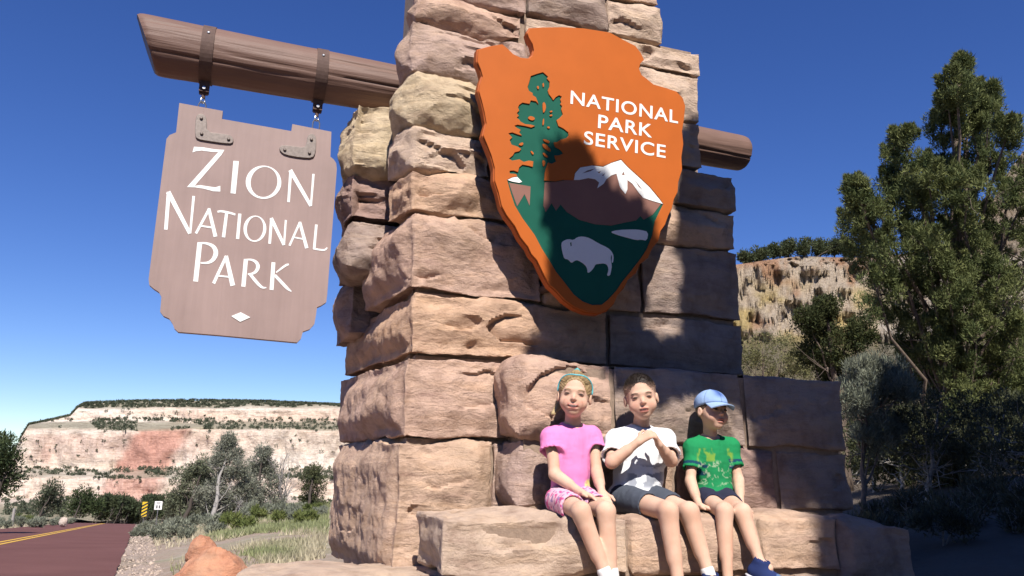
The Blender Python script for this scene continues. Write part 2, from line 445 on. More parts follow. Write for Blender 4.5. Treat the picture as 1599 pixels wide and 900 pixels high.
# shoulders behind the front pilaster that carry the log
SH = [(2.02, 2.31, .505, GREYB, 4.3), (2.31, 2.59, .50, DRED, 4.3), (2.59, 2.985, .49, YELL, 4.25), (1.70, 2.04, .565, MAUVE, 4.6)]
for z0, z1, x0, c, y0 in SH:
    sd[0] += 1
    stone(PIL, 'stone', box8(x0, .80, y0, y0+.55, z0+JG, z1-JG), sd[0], c, .012, 1.5, faces='fltb', lk=.2, bulge=.02)
for z0, z1, x1 in [(2.47, 2.98, 2.66)]:
    sd[0] += 1
    stone(PIL, 'stone', box8(2.35, 2.64, 4.15, 4.75, 2.70, 2.98), sd[0], GREYB, .02, 1.0, faces='frtb')
# mortar core
boxmesh('mortar_core', .80, 2.10, 3.93, 4.66, .2, 4.0, MORTAR, PIL)
boxmesh('mortar_core', .80, 2.54, 4.17, 4.64, .2, 2.68, MORTAR, PIL)

# bench and backrest
YB, ZB = 3.13, .79
BEN = empty('stone_bench', (2.0, 3.3, 0), 'low rough sandstone bench ledge with three children sitting on it', 'bench')
def bst(px0, px1, z0, z1, col, y1=3.62, yb=YB, fl='fltrb', r=.75, par=BEN, res=.0115, tz0=0, tz1=0, nm='stone'):
    x0, x1 = Xp(px0, (z0+z1)/2, yb)+.002, Xp(px1, (z0+z1)/2, yb)-.002
    sd[0] += 1
    c = [(x0, yb, z0), (x1, yb, z0), (x0, y1, z0), (x1, y1, z0), (x0, yb+.02, z1+tz0), (x1, yb+.02, z1+tz1), (x0, y1, z1+tz0), (x1, y1, z1+tz1)]
    return stone(par, nm, c, sd[0], col, res, r, bulge=.018, faces=fl, edge=.016)
bst(692, 985, .555, ZB, PALE)
bst(985, 1192, .555, ZB, TAN)
bst(1192, 1315, .555, ZB, TAN, tz1=-.005)
bst(1315, 1432, .50, ZB, GREYB, tz1=-.06)
bst(700, 870, .25, .545, TAN, res=.016); bst(870, 1085, .25, .545, PALE, res=.014); bst(1085, 1250, .25, .545, TAN, res=.016); bst(1250, 1420, .25, .545, GREYB, res=.02)
# a footing ledge under the feet, below the frame
sd[0] += 1
stone(BEN, 'footing', box8(.95, 3.1, 2.62, 3.12, 0, .455), sd[0], TAN, .03, .5, faces='flrtb')
BCK = empty('low_wall', (2.3, 3.7, .8), 'long low shaded sandstone block wall behind the seated children, against the pillar', 'wall')
YK = 3.56
bst(803, 962, 1.115, 1.485, PINK, 3.95, YK, 'fltb', 1.2, BCK)
bst(807, 880, .80, 1.105, MAUVE, 3.95, YK+.02, 'fltb', 1.1, BCK)
bst(880, 1060, .80, 1.105, TAN, 3.95, YK, 'fltb', .9, BCK, .016)
bst(962, 1165, 1.115, 1.485, GREYB, 3.95, YK, 'ftb', .8, BCK, .016)
bst(1165, 1326, 1.115, 1.485, GREYB, 4.3, YK, 'ftbr', .6, BCK, .016)
bst(1060, 1216, .80, 1.105, DRED, 3.95, YK, 'ftb', .7, BCK, .016)
bst(1216, 1336, .80, 1.105, GREYB, 4.3, YK, 'ftbr', .7, BCK, .016)
boxmesh('mortar_core', Xp(806, 1.1, YK)+.05, Xp(1326, 1.1, YK)-.04, YK+.035, 3.9, .7, 1.465, MORTAR, BCK)
boxmesh('mortar_core', Xp(700, .6, YB)+.05, Xp(1425, .6, YB)-.06, YB+.04, 3.6, .1, .735, MORTAR, BEN)
# flat slabs at the pillar's foot and the red boulder by the road
def slab(name, pts, z0, z1, col, label, cat, seed):
    pts = np.array(pts); c = pts.mean(0)
    e = empty(name, (c[0], c[1], z0), label, cat)
    c8 = [(*pts[0], z0), (*pts[1], z0), (*pts[3], z0), (*pts[2], z0), (*pts[0], z1), (*pts[1], z1), (*pts[3], z1), (*pts[2], z1)]
    stone(e, 'rock', c8, seed, col, .014, .7, bulge=.0, faces='flrt', edge=.03)
slab('flat_rock', [(-.02, 3.42), (.98, 3.30), (1.0, 4.1), (.12, 4.0)], .2, .54, PALE, 'flat pale sandstone slab at the left foot of the pillar', 'rock', 881)

# ------------------------------------------------------------------ log beam
YLOG = 4.45
lc = atY(222, 69, YLOG); rc = atY(1160, 240, YLOG)
XA, XB = lc[0], rc[0]; ZL = (lc[2]+rc[2])/2
LOG = empty('log_beam', (XA+1.5, YLOG, ZL-.15), 'thick brown painted log running through the top of the pillar', 'log')
def log_r(x): return .160+(.122-.160)*(x-XA)/(XB-XA)
def log_z(x): return lc[2]+(rc[2]-lc[2])*(x-XA)/(XB-XA)
def make_log():
    nx, na = 260, 96
    V = []; xs = np.linspace(0, 1, nx)
    A = np.linspace(0, 2*math.pi, na, endpoint=False)
    T, AA = np.meshgrid(xs, A, indexing='ij')
    ca, sa = np.cos(AA), np.sin(AA)
    # the left end is sawn on a slant: the top reaches further out than the bottom
    X0 = XA+.02-.062*sa; X1 = XB+.0*sa
    X = X0+(X1-X0)*T
    r = log_r(X)
    q = np.stack([X*1.2, ca*1.5, sa*1.5], -1)
    r = r*(1+.03*fbm(q, 3, 4))+.0035*fbm(np.stack([X*3, ca*14, sa*14], -1), 3, 6)
    for a0, wv, dp in ((2.62, .20, .016), (3.35, .12, .013), (2.2, .1, .008), (3.75, .15, .010), (1.6, .2, .006)):
        # drying checks; angles measured from +Y towards +Z
        ac = a0+wv*fbm(np.stack([X*.9, X*0+a0*7, X*0], -1), 3, 8)+.10*(X-XA)
        dd = np.abs((AA-ac+math.pi) % (2*math.pi)-math.pi)*r
        r = r-dp*np.exp(-(dd/.005)**2)*sstep(-.25, .15, fbm(np.stack([X*1.1, X*0+a0*3, X*0], -1), 2, 12))
    endf = np.minimum(T, 1-T)*(XB-XA)
    r = r-.012*np.exp(-endf/.012)
    V = np.stack([X, YLOG+r*ca, log_z(X)+r*sa], -1).reshape(-1, 3)
    i = np.arange(nx-1)[:, None]*na; j = np.arange(na)[None]; j2 = (j+1) % na
    F = [tuple(f) for f in np.stack([i+j, i+j2, i+na+j2, i+na+j], -1).reshape(-1, 4)[:, ::-1].tolist()]
    mesh_obj('log_body', V, F, LOGM, LOG, True)
    EW = make_wood_paint('log_end_grain', (.10, .066, .054))
    for e in (0, nx-1):
        ring = V[e*na:(e+1)*na]; c = ring.mean(0)
        VV = np.vstack([ring, c+(ring-c)*.5, [c]]); FF = []
        for k in range(na):
            k2 = (k+1) % na
            f = (k, k2, na+k2, na+k); g = (na+k, na+k2, 2*na)
            FF += [f, g] if e else [f[::-1], g[::-1]]
        mesh_obj('end_face', VV, FF, EW, LOG)
make_log()
def tube(P, R, n=8, cap=True):
    P = np.asarray(P, float); R = np.broadcast_to(np.asarray(R, float), (len(P),))
    V = []; F = []
    tg = np.gradient(P, axis=0); tg /= np.linalg.norm(tg, axis=1)[:, None]+1e-9
    up = np.array([0, 0, 1.0]) if abs(tg[0][2]) < .9 else np.array([1.0, 0, 0])
    u = np.cross(tg[0], up); u /= np.linalg.norm(u)
    an = np.linspace(0, 2*math.pi, n, endpoint=False)
    for i in range(len(P)):
        u = u-tg[i]*(u@tg[i]); u /= np.linalg.norm(u)+1e-9; v = np.cross(tg[i], u)
        V.append(P[i]+R[i]*(np.cos(an)[:, None]*u+np.sin(an)[:, None]*v))
    V = np.vstack(V)
    for i in range(len(P)-1):
        for k in range(n):
            k2 = (k+1) % n; F.append((i*n+k, i*n+k2, (i+1)*n+k2, (i+1)*n+k))
    if cap: F.append(tuple(range(n-1, -1, -1))); F.append(tuple((len(P)-1)*n+k for k in range(n)))
    return V, F
def merge(parts):
    V = []; F = []; o = 0
    for v, f in parts:
        V.append(v); F += [tuple(i+o for i in q) for q in f]; o += len(v)
    return np.vstack(V), F
def disc_bolt(c, nrm, r, h, n=10):
    c = np.asarray(c, float); nrm = np.asarray(nrm, float)
    return tube([c, c+nrm*h*.7, c+nrm*h], [r, r, r*.6], n)
hang_x = []
for px, py in ((327, 70), (500, 118)):
    p = atY(px, py, YLOG); x = p[0]; r = log_r(x)+.006; zc = log_z(x); na = 48; wd = .033
    V = []; F = []
    for k in range(na):
        a = 2*math.pi*k/na
        for (dx, rr) in ((-wd, r-.006), (-wd, r), (wd, r), (wd, r-.006)):
            V.append((x+dx, YLOG+rr*math.cos(a), zc+rr*math.sin(a)))
    for k in range(na):
        k2 = (k+1) % na
        for j in range(3): F.append((k*4+j, k2*4+j, k2*4+j+1, k*4+j+1))
    st = mesh_obj('iron_strap', np.array(V), F, IRON, LOG)
    for a in (2.75, 1.75):
        mesh_obj('bolt', *disc_bolt((x, YLOG+r*math.cos(a), zc+r*math.sin(a)), (0, math.cos(a), math.sin(a)), .008, .006), STEEL if a > 2 else IRON, st)
    # strap tails under the log
    zb = zc-r
    mesh_obj('strap_tail', np.array(box8(x-.026, x+.026, YLOG-.022, YLOG-.010, zb-.062, zb+.03)), [(0, 1, 5, 4), (1, 3, 7, 5), (3, 2, 6, 7), (2, 0, 4, 6), (4, 5, 7, 6), (2, 3, 1, 0)], IRON, st)
    mesh_obj('strap_tail', np.array(box8(x-.026, x+.026, YLOG+.010, YLOG+.022, zb-.062, zb+.03)), [(0, 1, 5, 4), (1, 3, 7, 5), (3, 2, 6, 7), (2, 0, 4, 6), (4, 5, 7, 6), (2, 3, 1, 0)], IRON, st)
    hang_x.append((x, zb-.045))

# ------------------------------------------------------------------ flat shapes from outlines
def poly_mesh(name, loops, to3, y0, y1, mat, parent, attr=None, bevel=0.0):
    """loops: list of photo-traced loops (first the outline, others holes); extruded between depths y0 (front) and y1 (back).
    to3 maps a traced point to (X,Z) on the plane of the thing."""
    cu = bpy.data.curves.new('tmp', 'CURVE'); cu.dimensions = '2D'; cu.fill_mode = 'BOTH'
    for lp in loops:
        s = cu.splines.new('POLY'); s.points.add(len(lp)-1); s.use_cyclic_u = True
        for p, q in zip(s.points, lp):
            X, Z = to3(*q); p.co = (X, Z, 0, 1)
    cu.extrude = abs(y1-y0)/2-bevel
    if bevel: cu.bevel_depth = bevel; cu.bevel_resolution = 1; cu.offset = -bevel
    to = bpy.data.objects.new('tmp', cu); COL.objects.link(to)
    dg = bpy.context.evaluated_depsgraph_get(); dg.update()
    me = bpy.data.meshes.new_from_object(to.evaluated_get(dg))
    bpy.data.objects.remove(to); bpy.data.curves.remove(cu)
    n = len(me.vertices); co = np.empty(n*3, np.float32); me.vertices.foreach_get('co', co); co = co.reshape(-1, 3)
    V = np.stack([co[:, 0], (y0+y1)/2-co[:, 2], co[:, 1]], -1)
    F = [tuple(p.vertices) for p in me.polygons]
    bpy.data.meshes.remove(me)
    return mesh_obj(name, V, F, mat, parent)
def smooth_loop(pts, it=1):
    P = np.asarray(pts, float)
    for _ in range(it):
        nx = np.roll(P, -1, 0); P = np.stack([P*.75+nx*.25, P*.25+nx*.75], 1).reshape(-1, 2)
    return P.tolist()
def stroke(pts, ws, n=1):
    """variable-width pen stroke -> closed loop (photo pixels)"""
    P = np.asarray(pts, float); Wd = np.asarray(ws, float)
    for _ in range(n if len(P) > 2 else 0):
        Q = [P[0]]; W2 = [Wd[0]]
        for i in range(len(P)-1):
            Q += [P[i]*.75+P[i+1]*.25, P[i]*.25+P[i+1]*.75]; W2 += [Wd[i]*.75+Wd[i+1]*.25, Wd[i]*.25+Wd[i+1]*.75]
        Q.append(P[-1]); W2.append(Wd[-1]); P = np.array(Q); Wd = np.array(W2)
    t = np.gradient(P, axis=0); t /= np.linalg.norm(t, axis=1)[:, None]
    nn = np.stack([-t[:, 1], t[:, 0]], -1)
    return (P+nn*Wd[:, None]/2).tolist()+(P-nn*Wd[:, None]/2)[::-1].tolist()

# ------------------------------------------------------------------ hanging sign
YS0 = YLOG-.022
def sg(px, py): p = atY(px, py, YS0); return p[0], p[2]
HS = empty('hanging_sign', (*[atY(380, 540, YS0)[0], YLOG], atY(380, 540, YS0)[2]), 'brown wooden park name board with white lettering hanging from the log', 'sign')
outl = [(280, 161), (348, 173.5), (346.5, 186), (455, 205), (456.5, 194), (517.5, 206), (516, 245), (521, 249), (525, 255), (526, 264), (511, 460), (509.5, 472), (502, 477), (495, 480), (493.5, 492), (491, 506), (484, 514), (473, 518), (470, 529), (464, 535),
        (340, 523.5), (278, 518.5), (272, 513), (269, 505), (264, 497.5), (255, 493.5), (250, 487), (252, 464), (248, 456), (240, 451), (233, 445), (232, 436), (260, 217), (265, 211), (275, 207)]
def clip_x(poly, f, keep):
    out = []
    n = len(poly)
    for i in range(n):
        a, b = poly[i], poly[(i+1) % n]; fa, fb = f(a), f(b)
        ina, inb = (fa >= 0) == keep or fa == 0, (fb >= 0) == keep or fb == 0
        if ina: out.append(a)
        if ina != inb:
            t = fa/(fa-fb); out.append((a[0]+(b[0]-a[0])*t, a[1]+(b[1]-a[1])*t))
    return out
seams = [((318, 168), (283, 520)), ((372, 180), (340, 524)), ((425, 195), (392, 530)), ((477, 205), (447, 535))]
def side(s, off):
    (x0, y0), (x1, y1) = s
    return lambda p: (p[0]-(x0+off+(x1-x0)*(p[1]-y0)/(y1-y0)))
for k in range(5):
    pl = outl
    if k > 0: pl = clip_x(pl, side(seams[k-1], .02), True)
    if k < 4: pl = clip_x(pl, side(seams[k], -.02), False)
    poly_mesh('board_plank', [pl], sg, YS0, YS0+.045, SIGNB, HS, bevel=.0)
poly_mesh('batten', [[(300, 215), (500, 250), (495, 275), (297, 240)]], sg, YS0+.047, YS0+.075, SIGNB, HS)
poly_mesh('batten', [[(270, 440), (490, 460), (488, 482), (268, 462)]], sg, YS0+.047, YS0+.075, SIGNB, HS)
def ell(cx, cy, rx, ry, rot=0, n=36):
    c, s = math.cos(rot), math.sin(rot)
    return [(cx+rx*math.cos(a)*c-ry*math.sin(a)*s, cy+rx*math.cos(a)*s+ry*math.sin(a)*c) for a in np.linspace(0, 2*math.pi, n, endpoint=False)]
LETTERS = [
 [[[(303, 229.5), (318, 230.5), (335, 233.5), (350.5, 234.5), (346, 242), (304, 290.5), (313, 289.5), (326, 291.5), (336, 293), (344, 290.5), (344, 299.5), (333, 299), (318, 295), (305, 293), (292, 292.5), (341, 237.8), (330, 237.5), (315, 235.5), (306, 236.5), (300.5, 238.5)]]],
 [[[(364.5, 251.5), (373, 252), (368, 303), (360, 302)]]],
 [[ell(411.5, 285, 27.8, 26, .1), ell(412.3, 284.6, 20.8, 23.6, .25)]],
 [[stroke([(454, 267), (450.5, 316)], [4.5, 4])], [stroke([(453, 266), (485.5, 322)], [6.5, 5])], [stroke([(489.5, 272), (485.5, 322)], [3.6, 3])]],
 [[stroke([(263.5, 300), (259, 359)], [6, 5.5])], [stroke([(262.5, 300), (296.5, 365)], [7.5, 5.5])], [stroke([(302.5, 306.5), (297, 365)], [4.2, 3.4])]],
 [[stroke([(327, 326), (306, 365)], [4, 4])], [stroke([(326, 326), (336.5, 370)], [5, 6])], [stroke([(313, 353), (332, 356)], [2.8, 2.8])]],
 [[stroke([(339.5, 331), (346, 330), (360, 333), (367.5, 335.5)], [3, 3.4, 3.4, 3])], [stroke([(354, 332), (349, 371)], [4.8, 5.2])]],
 [[stroke([(374.5, 334), (371, 373.5)], [5, 5])]],
 [[ell(398, 357.5, 17.8, 20.5, .05), ell(398.3, 357.3, 12.8, 18.6, .12)]],
 [[stroke([(424, 341), (421, 381)], [4.5, 4.2])], [stroke([(423.3, 341), (443.5, 383)], [5.6, 4.6])], [stroke([(446.3, 344), (443.5, 383)], [3.2, 3])]],
 [[stroke([(468.5, 347), (452, 384)], [3.4, 3.4])], [stroke([(468, 347), (479, 388)], [4.6, 5.4])], [stroke([(459, 371), (475, 374)], [2.3, 2.3])]],
 [[stroke([(494, 351), (490.5, 389)], [4, 4])], [stroke([(489, 388.6), (503, 391), (508, 390.5), (511, 387)], [2.6, 2.8, 2.8, 2])]],
 [[stroke([(312, 379), (305.5, 440)], [7.5, 7.5])], [stroke([(310, 380), (323, 380), (334, 385), (338, 395), (334, 405), (326, 411), (313, 411)], [2.5, 3.5, 6, 7.5, 6.5, 4, 2.2], 2)]],
 [[stroke([(353.5, 400), (333.5, 443)], [4.5, 5])], [stroke([(353, 400), (363.5, 446.5)], [6, 7.5])], [stroke([(340, 431), (360, 433)], [2.6, 2.6])]],
 [[stroke([(384, 405), (380, 448)], [6.5, 6.5])], [stroke([(382, 406), (393, 405.5), (401, 410), (403.5, 417), (400, 424.5), (394, 428), (387, 428.5)], [2.4, 3, 5, 6, 5, 3.5, 2.2], 2)], [stroke([(390, 428), (398, 438), (406, 447), (411, 450), (416, 449.5)], [4.5, 5, 4.5, 3, 1.5], 1)]],
 [[stroke([(427, 410), (424, 453)], [6, 6.2])], [stroke([(451, 413), (446, 414.5), (431, 426)], [2.6, 3.8, 2])], [stroke([(429, 430), (444, 446), (450, 452), (455, 455.5)], [4.5, 5, 4, 1.5], 1)]],
]
for lt in LETTERS:
    parts = []
    for k, loops in enumerate(lt):
        o = poly_mesh('letter', loops, sg, YS0-.0014-.0003*k, YS0-.0002, WHITE, HS)
        parts.append(o)
    if len(parts) > 1:
        V = np.vstack([np.array([v.co[:] for v in o.data.vertices]) for o in parts])
        F = []; off = 0
        for o in parts:
            F += [tuple(i+off for i in p.vertices) for p in o.data.polygons]; off += len(o.data.vertices)
        for o in parts: bpy.data.objects.remove(o)
        hl = np.array(HS.location[:])
        mesh_obj('letter', V+hl, F, WHITE, HS)
poly_mesh('diamond', [[(361, 494), (376, 488), (391, 496), (375, 503)]], sg, YS0-.003, YS0, WHITE, HS)
for lp, bolts in (([(307, 181), (313, 178.5), (320, 181), (323, 188), (323, 207), (345, 210), (359, 211.5), (365, 218), (363, 225.5), (350, 225), (325, 221.5), (308, 218.5), (304.5, 212), (305, 192)], [(314.5, 186), (315, 210), (357, 218.5)]),
                  ([(480, 213), (486, 209.5), (492, 212), (494, 220), (492.5, 240), (488, 248), (470, 247.5), (445, 243), (437, 237), (436, 231), (441, 227.5), (460, 229.5), (475, 231.5), (478, 226)], [(486, 219), (483, 240), (444.5, 235)])):
    b = poly_mesh('corner_bracket', [smooth_loop(lp)], sg, YS0-.010, YS0, IRONG, HS, bevel=.002)
    for q in bolts:
        X, Z = sg(*q); mesh_obj('bolt', *disc_bolt((X, YS0-.010, Z), (0, -1, 0), .009, .010, 6), IRONG, b)
for (x, z), px in zip(hang_x, ((316, 161), (488, 198))):
    zt = sg(*px)[1]
    h = empty('sign_hanger', (x, YLOG, z-.03), 'steel clevis and ring hanging the board from the log, %s' % ('end farther from the pillar' if px[0] < 400 else 'end nearer the pillar'), 'hanger', 'steel hangers between log and board')
    mesh_obj('pin', *tube([(x-.0, YLOG-.034, z), (x, YLOG+.034, z)], .009, 8), STEEL, h)
    mesh_obj('clevis', *merge([tube([(x, YLOG, z+.012), (x, YLOG, z-.05)], [.012, .010], 8), (np.array(box8(x-.022, x+.022, YLOG-.009, YLOG+.009, z-.028, z-.004)), [(0, 1, 5, 4), (1, 3, 7, 5), (3, 2, 6, 7), (2, 0, 4, 6), (4, 5, 7, 6), (2, 3, 1, 0)])]), IRON, h)
    zc = z-.052
    ring = [(x+.010*math.sin(a), YLOG+.014*math.sin(a)*.3, zc-.012-.016*math.cos(a)) for a in np.linspace(0, 2*math.pi, 17)]
    mesh_obj('link', *tube(ring, .0035, 6, False), STEEL, h)
    ub = [(x-.019, YLOG, zt-.02), (x-.019, YLOG, zc-.04), (x-.012, YLOG, zc-.024), (x, YLOG, zc-.018), (x+.012, YLOG, zc-.024), (x+.019, YLOG, zc-.04), (x+.019, YLOG, zt-.025)]
    mesh_obj('u_bolt', *tube(ub, .0042, 6), STEEL, h)

# ------------------------------------------------------------------ arrowhead emblem
YA = 3.625                                           # front of the board
def ar(px, py): p = atY(px, py, YA); return p[0], p[2]
AR = empty('arrowhead_sign', (1.75, YA, 1.7), 'big orange arrowhead emblem board with tree, mountain and bison on the pillar', 'sign')
ORANGE = flat('orange_sign_paint', (.50, .122, .022), .5, var=.06, scale=6, spec=.15)
RIMO = flat('orange_rim_paint', (.45, .105, .025), .5, var=.12, scale=9, spec=.15)
GREEN = flat('green_sign_paint', (.012, .105, .070), .5, var=.08, scale=8, spec=.15)
BROWN = flat('brown_sign_paint', (.27, .135, .105), .55, var=.08, scale=9, spec=.15)
arrow = [(745, 76), (765, 70.5), (783, 67.5), (791, 74), (800, 83), (812, 88.5), (825, 90), (831, 85), (833, 77), (831, 67), (825, 57), (823, 50), (827, 42), (850, 41), (880, 40.5), (912, 42.5), (953, 49), (975, 61), (993, 70), (1001, 80), (1007, 92),
         (1001, 98), (999, 106), (1003, 116), (1010, 121), (1022, 131), (1040, 136), (1058, 142), (1068, 152), (1072, 165), (1070, 185), (1067, 205), (1069, 225), (1066, 245), (1067, 265), (1061, 285), (1060, 300), (1054, 312), (1051, 326), (1045, 338), (1040, 352), (1033, 362), (1030, 376), (1020, 388),
         (1014, 402), (1001, 412), (995, 426), (983, 436), (976, 450), (966, 461), (960, 475), (949, 486), (935, 491.5), (915, 489), (896, 481), (882, 471), (868, 456), (858, 447), (850, 433), (838, 408), (829, 398), (824, 387), (812, 372), (803, 354), (790, 337), (782, 322), (777, 300), (771, 282), (771, 262), (766, 243), (759, 225), (753, 211), (758, 192), (755, 175), (751, 158), (746, 141), (748, 130), (752, 118), (749, 107), (744, 95)]
inner = [(1036, 319), (1030, 331), (1023, 346), (1019, 368), (1010, 390), (1000, 405), (986, 423), (972, 440), (962, 455), (950, 468), (940, 476), (925, 476.5), (910, 471), (896, 460), (883, 443), (868, 424), (858, 407), (846, 388), (835, 367), (816, 341), (804, 321), (798, 303)]
treeR = [(829, 119), (839, 115.5), (848, 113), (856, 120), (854, 123), (858.5, 128), (858, 136), (855.5, 142), (857, 147), (861, 152), (864, 157), (868, 152), (873, 149), (877.5, 151), (875, 156), (876.5, 160), (875, 163), (878, 166), (876.5, 171), (879, 179), (874, 184.5), (869, 188), (872, 197), (880, 201), (887.5, 207), (888, 212), (884, 216), (876, 218), (870, 222), (865, 222.5), (867, 229), (876, 234), (880, 240), (872, 243), (866, 243), (869, 252), (862, 256), (856, 254), (853, 262), (851, 270), (850, 282)]
land_top = [(868, 283), (880, 280.5), (896, 281), (898, 270), (906, 261), (925, 258), (942, 260), (955, 254), (970, 249), (980, 260), (1000, 278), (1015, 292), (1030, 310)]
treeL = [(792, 281), (800, 277), (808, 275.5), (806, 272), (796, 271), (796, 267), (802, 266.5), (809, 269), (811, 261.5), (816, 257.5), (825, 259), (832, 261), (833, 252), (826, 251), (818, 253), (811, 249), (800, 251), (795, 248), (801, 243), (804, 238), (811, 236.5), (814, 233), (808, 229), (799, 226), (796, 219), (800, 215), (794, 208.5), (800, 207), (808, 210), (815, 212), (811, 207), (813, 203), (806, 199), (803.5, 196.5), (808, 195), (820, 197), (830, 199.5), (835.5, 197), (830, 195), (820, 194), (813, 190), (811, 187), (807, 184), (810.5, 181), (807, 177), (811, 173), (809, 168), (811, 164), (816, 160.5), (827, 162.5), (829, 157), (837, 158.5), (841, 163), (838.5, 156), (837, 152), (832, 149), (832, 145.5), (826, 142), (824, 136), (826, 130)]
hole = treeR+land_top+inner+treeL
TREEHOLES = [[(847, 131), (849, 129), (850, 134), (848, 137)], [(838, 135), (841, 134), (842, 138), (840, 140)], [(847.5, 160), (851, 160), (853, 167), (851, 174), (848.5, 177), (847.5, 170)], [(824, 184), (828, 181), (834, 183), (835.5, 186), (832, 188.5), (827, 187)], [(858, 174), (862, 172.5), (863, 174.5), (860, 176)], [(858, 180), (862, 178.5), (863, 181), (859, 182)], [(848, 186), (849.8, 185), (849.5, 195), (847, 196)], [(854, 198), (858, 197.5), (859, 200), (856, 201)],
             [(809, 226), (815, 222), (818, 224), (815, 228)], [(828, 236), (831, 236), (834, 240), (832, 242)], [(848, 217), (856, 219), (859, 222), (856, 224), (849, 220)], [(847, 224), (853, 226), (859, 232), (861, 237), (856, 235), (848, 230)], [(848, 238), (853, 241), (857, 246), (852, 245), (848, 241)], [(847, 250), (851, 251), (852, 256), (848, 261)]]
poly_mesh('emblem_board', [arrow], ar, YA+.010, YA+.062, RIMO, AR, bevel=.006)
poly_mesh('orange_panel', [[(x+(910-x)*.012, y+(250-y)*.010) for x, y in arrow], hole], ar, YA, YA+.0095, ORANGE, AR, bevel=.0012)
poly_mesh('green_field', [hole], ar, YA+.0062, YA+.0098, GREEN, AR)
for h in TREEHOLES: poly_mesh('tree_gap', [smooth_loop(h)], ar, YA+.0005, YA+.006, ORANGE, AR)
poly_mesh('mountain', [[(851, 284.5), (868, 284), (881, 281.5), (900, 272), (970, 251), (1033, 318), (1020, 335), (1006, 343), (1001, 337), (994, 344), (978, 347), (955, 352), (930, 350), (905, 343), (886, 331), (876, 319), (869, 329), (862, 317), (853, 331), (849, 321)]], ar, YA+.0042, YA+.0066, BROWN, AR)
poly_mesh('mountain', [[(795, 285), (829, 291), (827.5, 321), (819.5, 303), (808, 322), (801, 303)]], ar, YA+.0042, YA+.0066, BROWN, AR)
poly_mesh('snow', [[(792.5, 281), (800, 277.2), (808, 276.2), (815.5, 284), (811, 285.5), (800, 283.5)]], ar, YA+.002, YA+.0046, WHITE, AR)
poly_mesh('snow', [[(851, 272.5), (858, 269.5), (865, 270), (865, 274.5), (855, 275)]], ar, YA+.002, YA+.0046, WHITE, AR)
poly_mesh('snow', [[(896.6, 281), (898.6, 270.5), (906.4, 261.6), (925, 258.6), (942, 260.6), (955, 254.6), (970, 249.8), (979.6, 260.4), (999.5, 278.5), (1014.5, 292.5), (1029.5, 310.5), (1035.5, 318.6), (1020, 314), (1005, 309), (998, 301), (988, 287), (980, 281), (980, 296), (977, 303), (969, 293), (966, 283), (963, 271), (955, 274), (947, 280), (943, 287), (933, 294), (936, 285), (930, 280), (919, 278), (905, 281)],
   [(909, 271), (918, 266), (930, 263), (922, 267.5)], [(933.5, 269), (939, 267), (936, 271)], [(940, 274), (946, 270), (942, 275)], [(971, 273), (974, 268), (976, 274)], [(991, 281), (997, 288), (1004, 297), (998, 292)], [(1012, 299), (1016, 303), (1014, 302)]], ar, YA+.002, YA+.0046, WHITE, AR)
poly_mesh('lake', [smooth_loop([(953, 362), (965, 359), (990, 358), (1001, 359), (1013, 362), (1011, 376), (1002, 374), (995, 375), (980, 371), (965, 367)])], ar, YA+.0035, YA+.0064, WHITE, AR)
poly_mesh('bison', [smooth_loop([(877, 380), (880, 376), (888, 373), (896, 375), (902, 370), (911, 369), (922, 372), (935, 380), (950, 387), (956, 393), (959, 400), (958, 410), (955.6, 410), (956.6, 400), (955, 397), (954, 405), (956, 415), (955, 422), (953, 431), (948, 430), (951, 423), (950, 415), (945, 411), (935, 412), (930, 413), (928, 418), (922, 425), (918, 426), (918, 420), (914, 413), (903, 406), (898, 407), (893, 411), (888, 405), (882, 404), (880, 398), (878, 390)]),
   [(890.5, 379), (893, 378), (893.5, 384), (891.5, 384.5)], [(886, 388.5), (887.5, 388.5), (887.2, 389.5)]], ar, YA+.0035, YA+.0064, WHITE, AR)
def word(txt, p0, p1, hpx):
    """p0/p1: left and right ends of the baseline in the photo, hpx cap height in photo pixels"""
    cu = bpy.data.curves.new('tmp', 'FONT'); cu.body = txt; cu.size = 1; cu.fill_mode = 'BOTH'; cu.offset = .012; cu.space_character = 1.08; cu.resolution_u = 6
    to = bpy.data.objects.new('tmp', cu); COL.objects.link(to)
    dg = bpy.context.evaluated_depsgraph_get(); dg.update()
    me = bpy.data.meshes.new_from_object(to.evaluated_get(dg)); bpy.data.objects.remove(to)
    bm = bmesh.new(); bm.from_mesh(me); bpy.data.meshes.remove(me)
    bmesh.ops.remove_doubles(bm, verts=bm.verts, dist=1e-5)
    a = np.array(ar(*p0)); b = np.array(ar(*p1)); up_ = np.array(ar(p0[0]+hpx*.05, p0[1]-hpx))-a
    co = np.array([v.co[:2] for v in bm.verts]); lo, hi = co.min(0), co.max(0)
    bm.verts.ensure_lookup_table()
    seen = set()
    for v in bm.verts:
        if v.index in seen: continue
        isl = []; st = [v]; seen.add(v.index)
        while st:
            c = st.pop(); isl.append(c)
            for e in c.link_edges:
                o = e.other_vert(c)
                if o.index not in seen: seen.add(o.index); st.append(o)
        ids = {c.index: i for i, c in enumerate(isl)}; nV = len(isl)
        fs = {f for c in isl for f in c.link_faces}
        def m3(c, y):
            s = (c.co.x-lo[0])/(hi[0]-lo[0]); t = (c.co.y-lo[1])/(hi[1]-lo[1])
            q = a+(b-a)*s+up_*t; return (q[0], y, q[1])
        V = [m3(c, YA-.0016) for c in isl]+[m3(c, YA+.0005) for c in isl]
        F = []
        for f in fs:
            ix = [ids[x.index] for x in f.verts]; F.append(tuple(ix))
        for e in {e for c in isl for e in c.link_edges}:
            if len(e.link_faces) == 1:
                i, j = ids[e.verts[0].index], ids[e.verts[1].index]; F.append((i, j, nV+j, nV+i))
        mesh_obj('letter', np.array(V), F, WHITE, AR)
    bm.free()
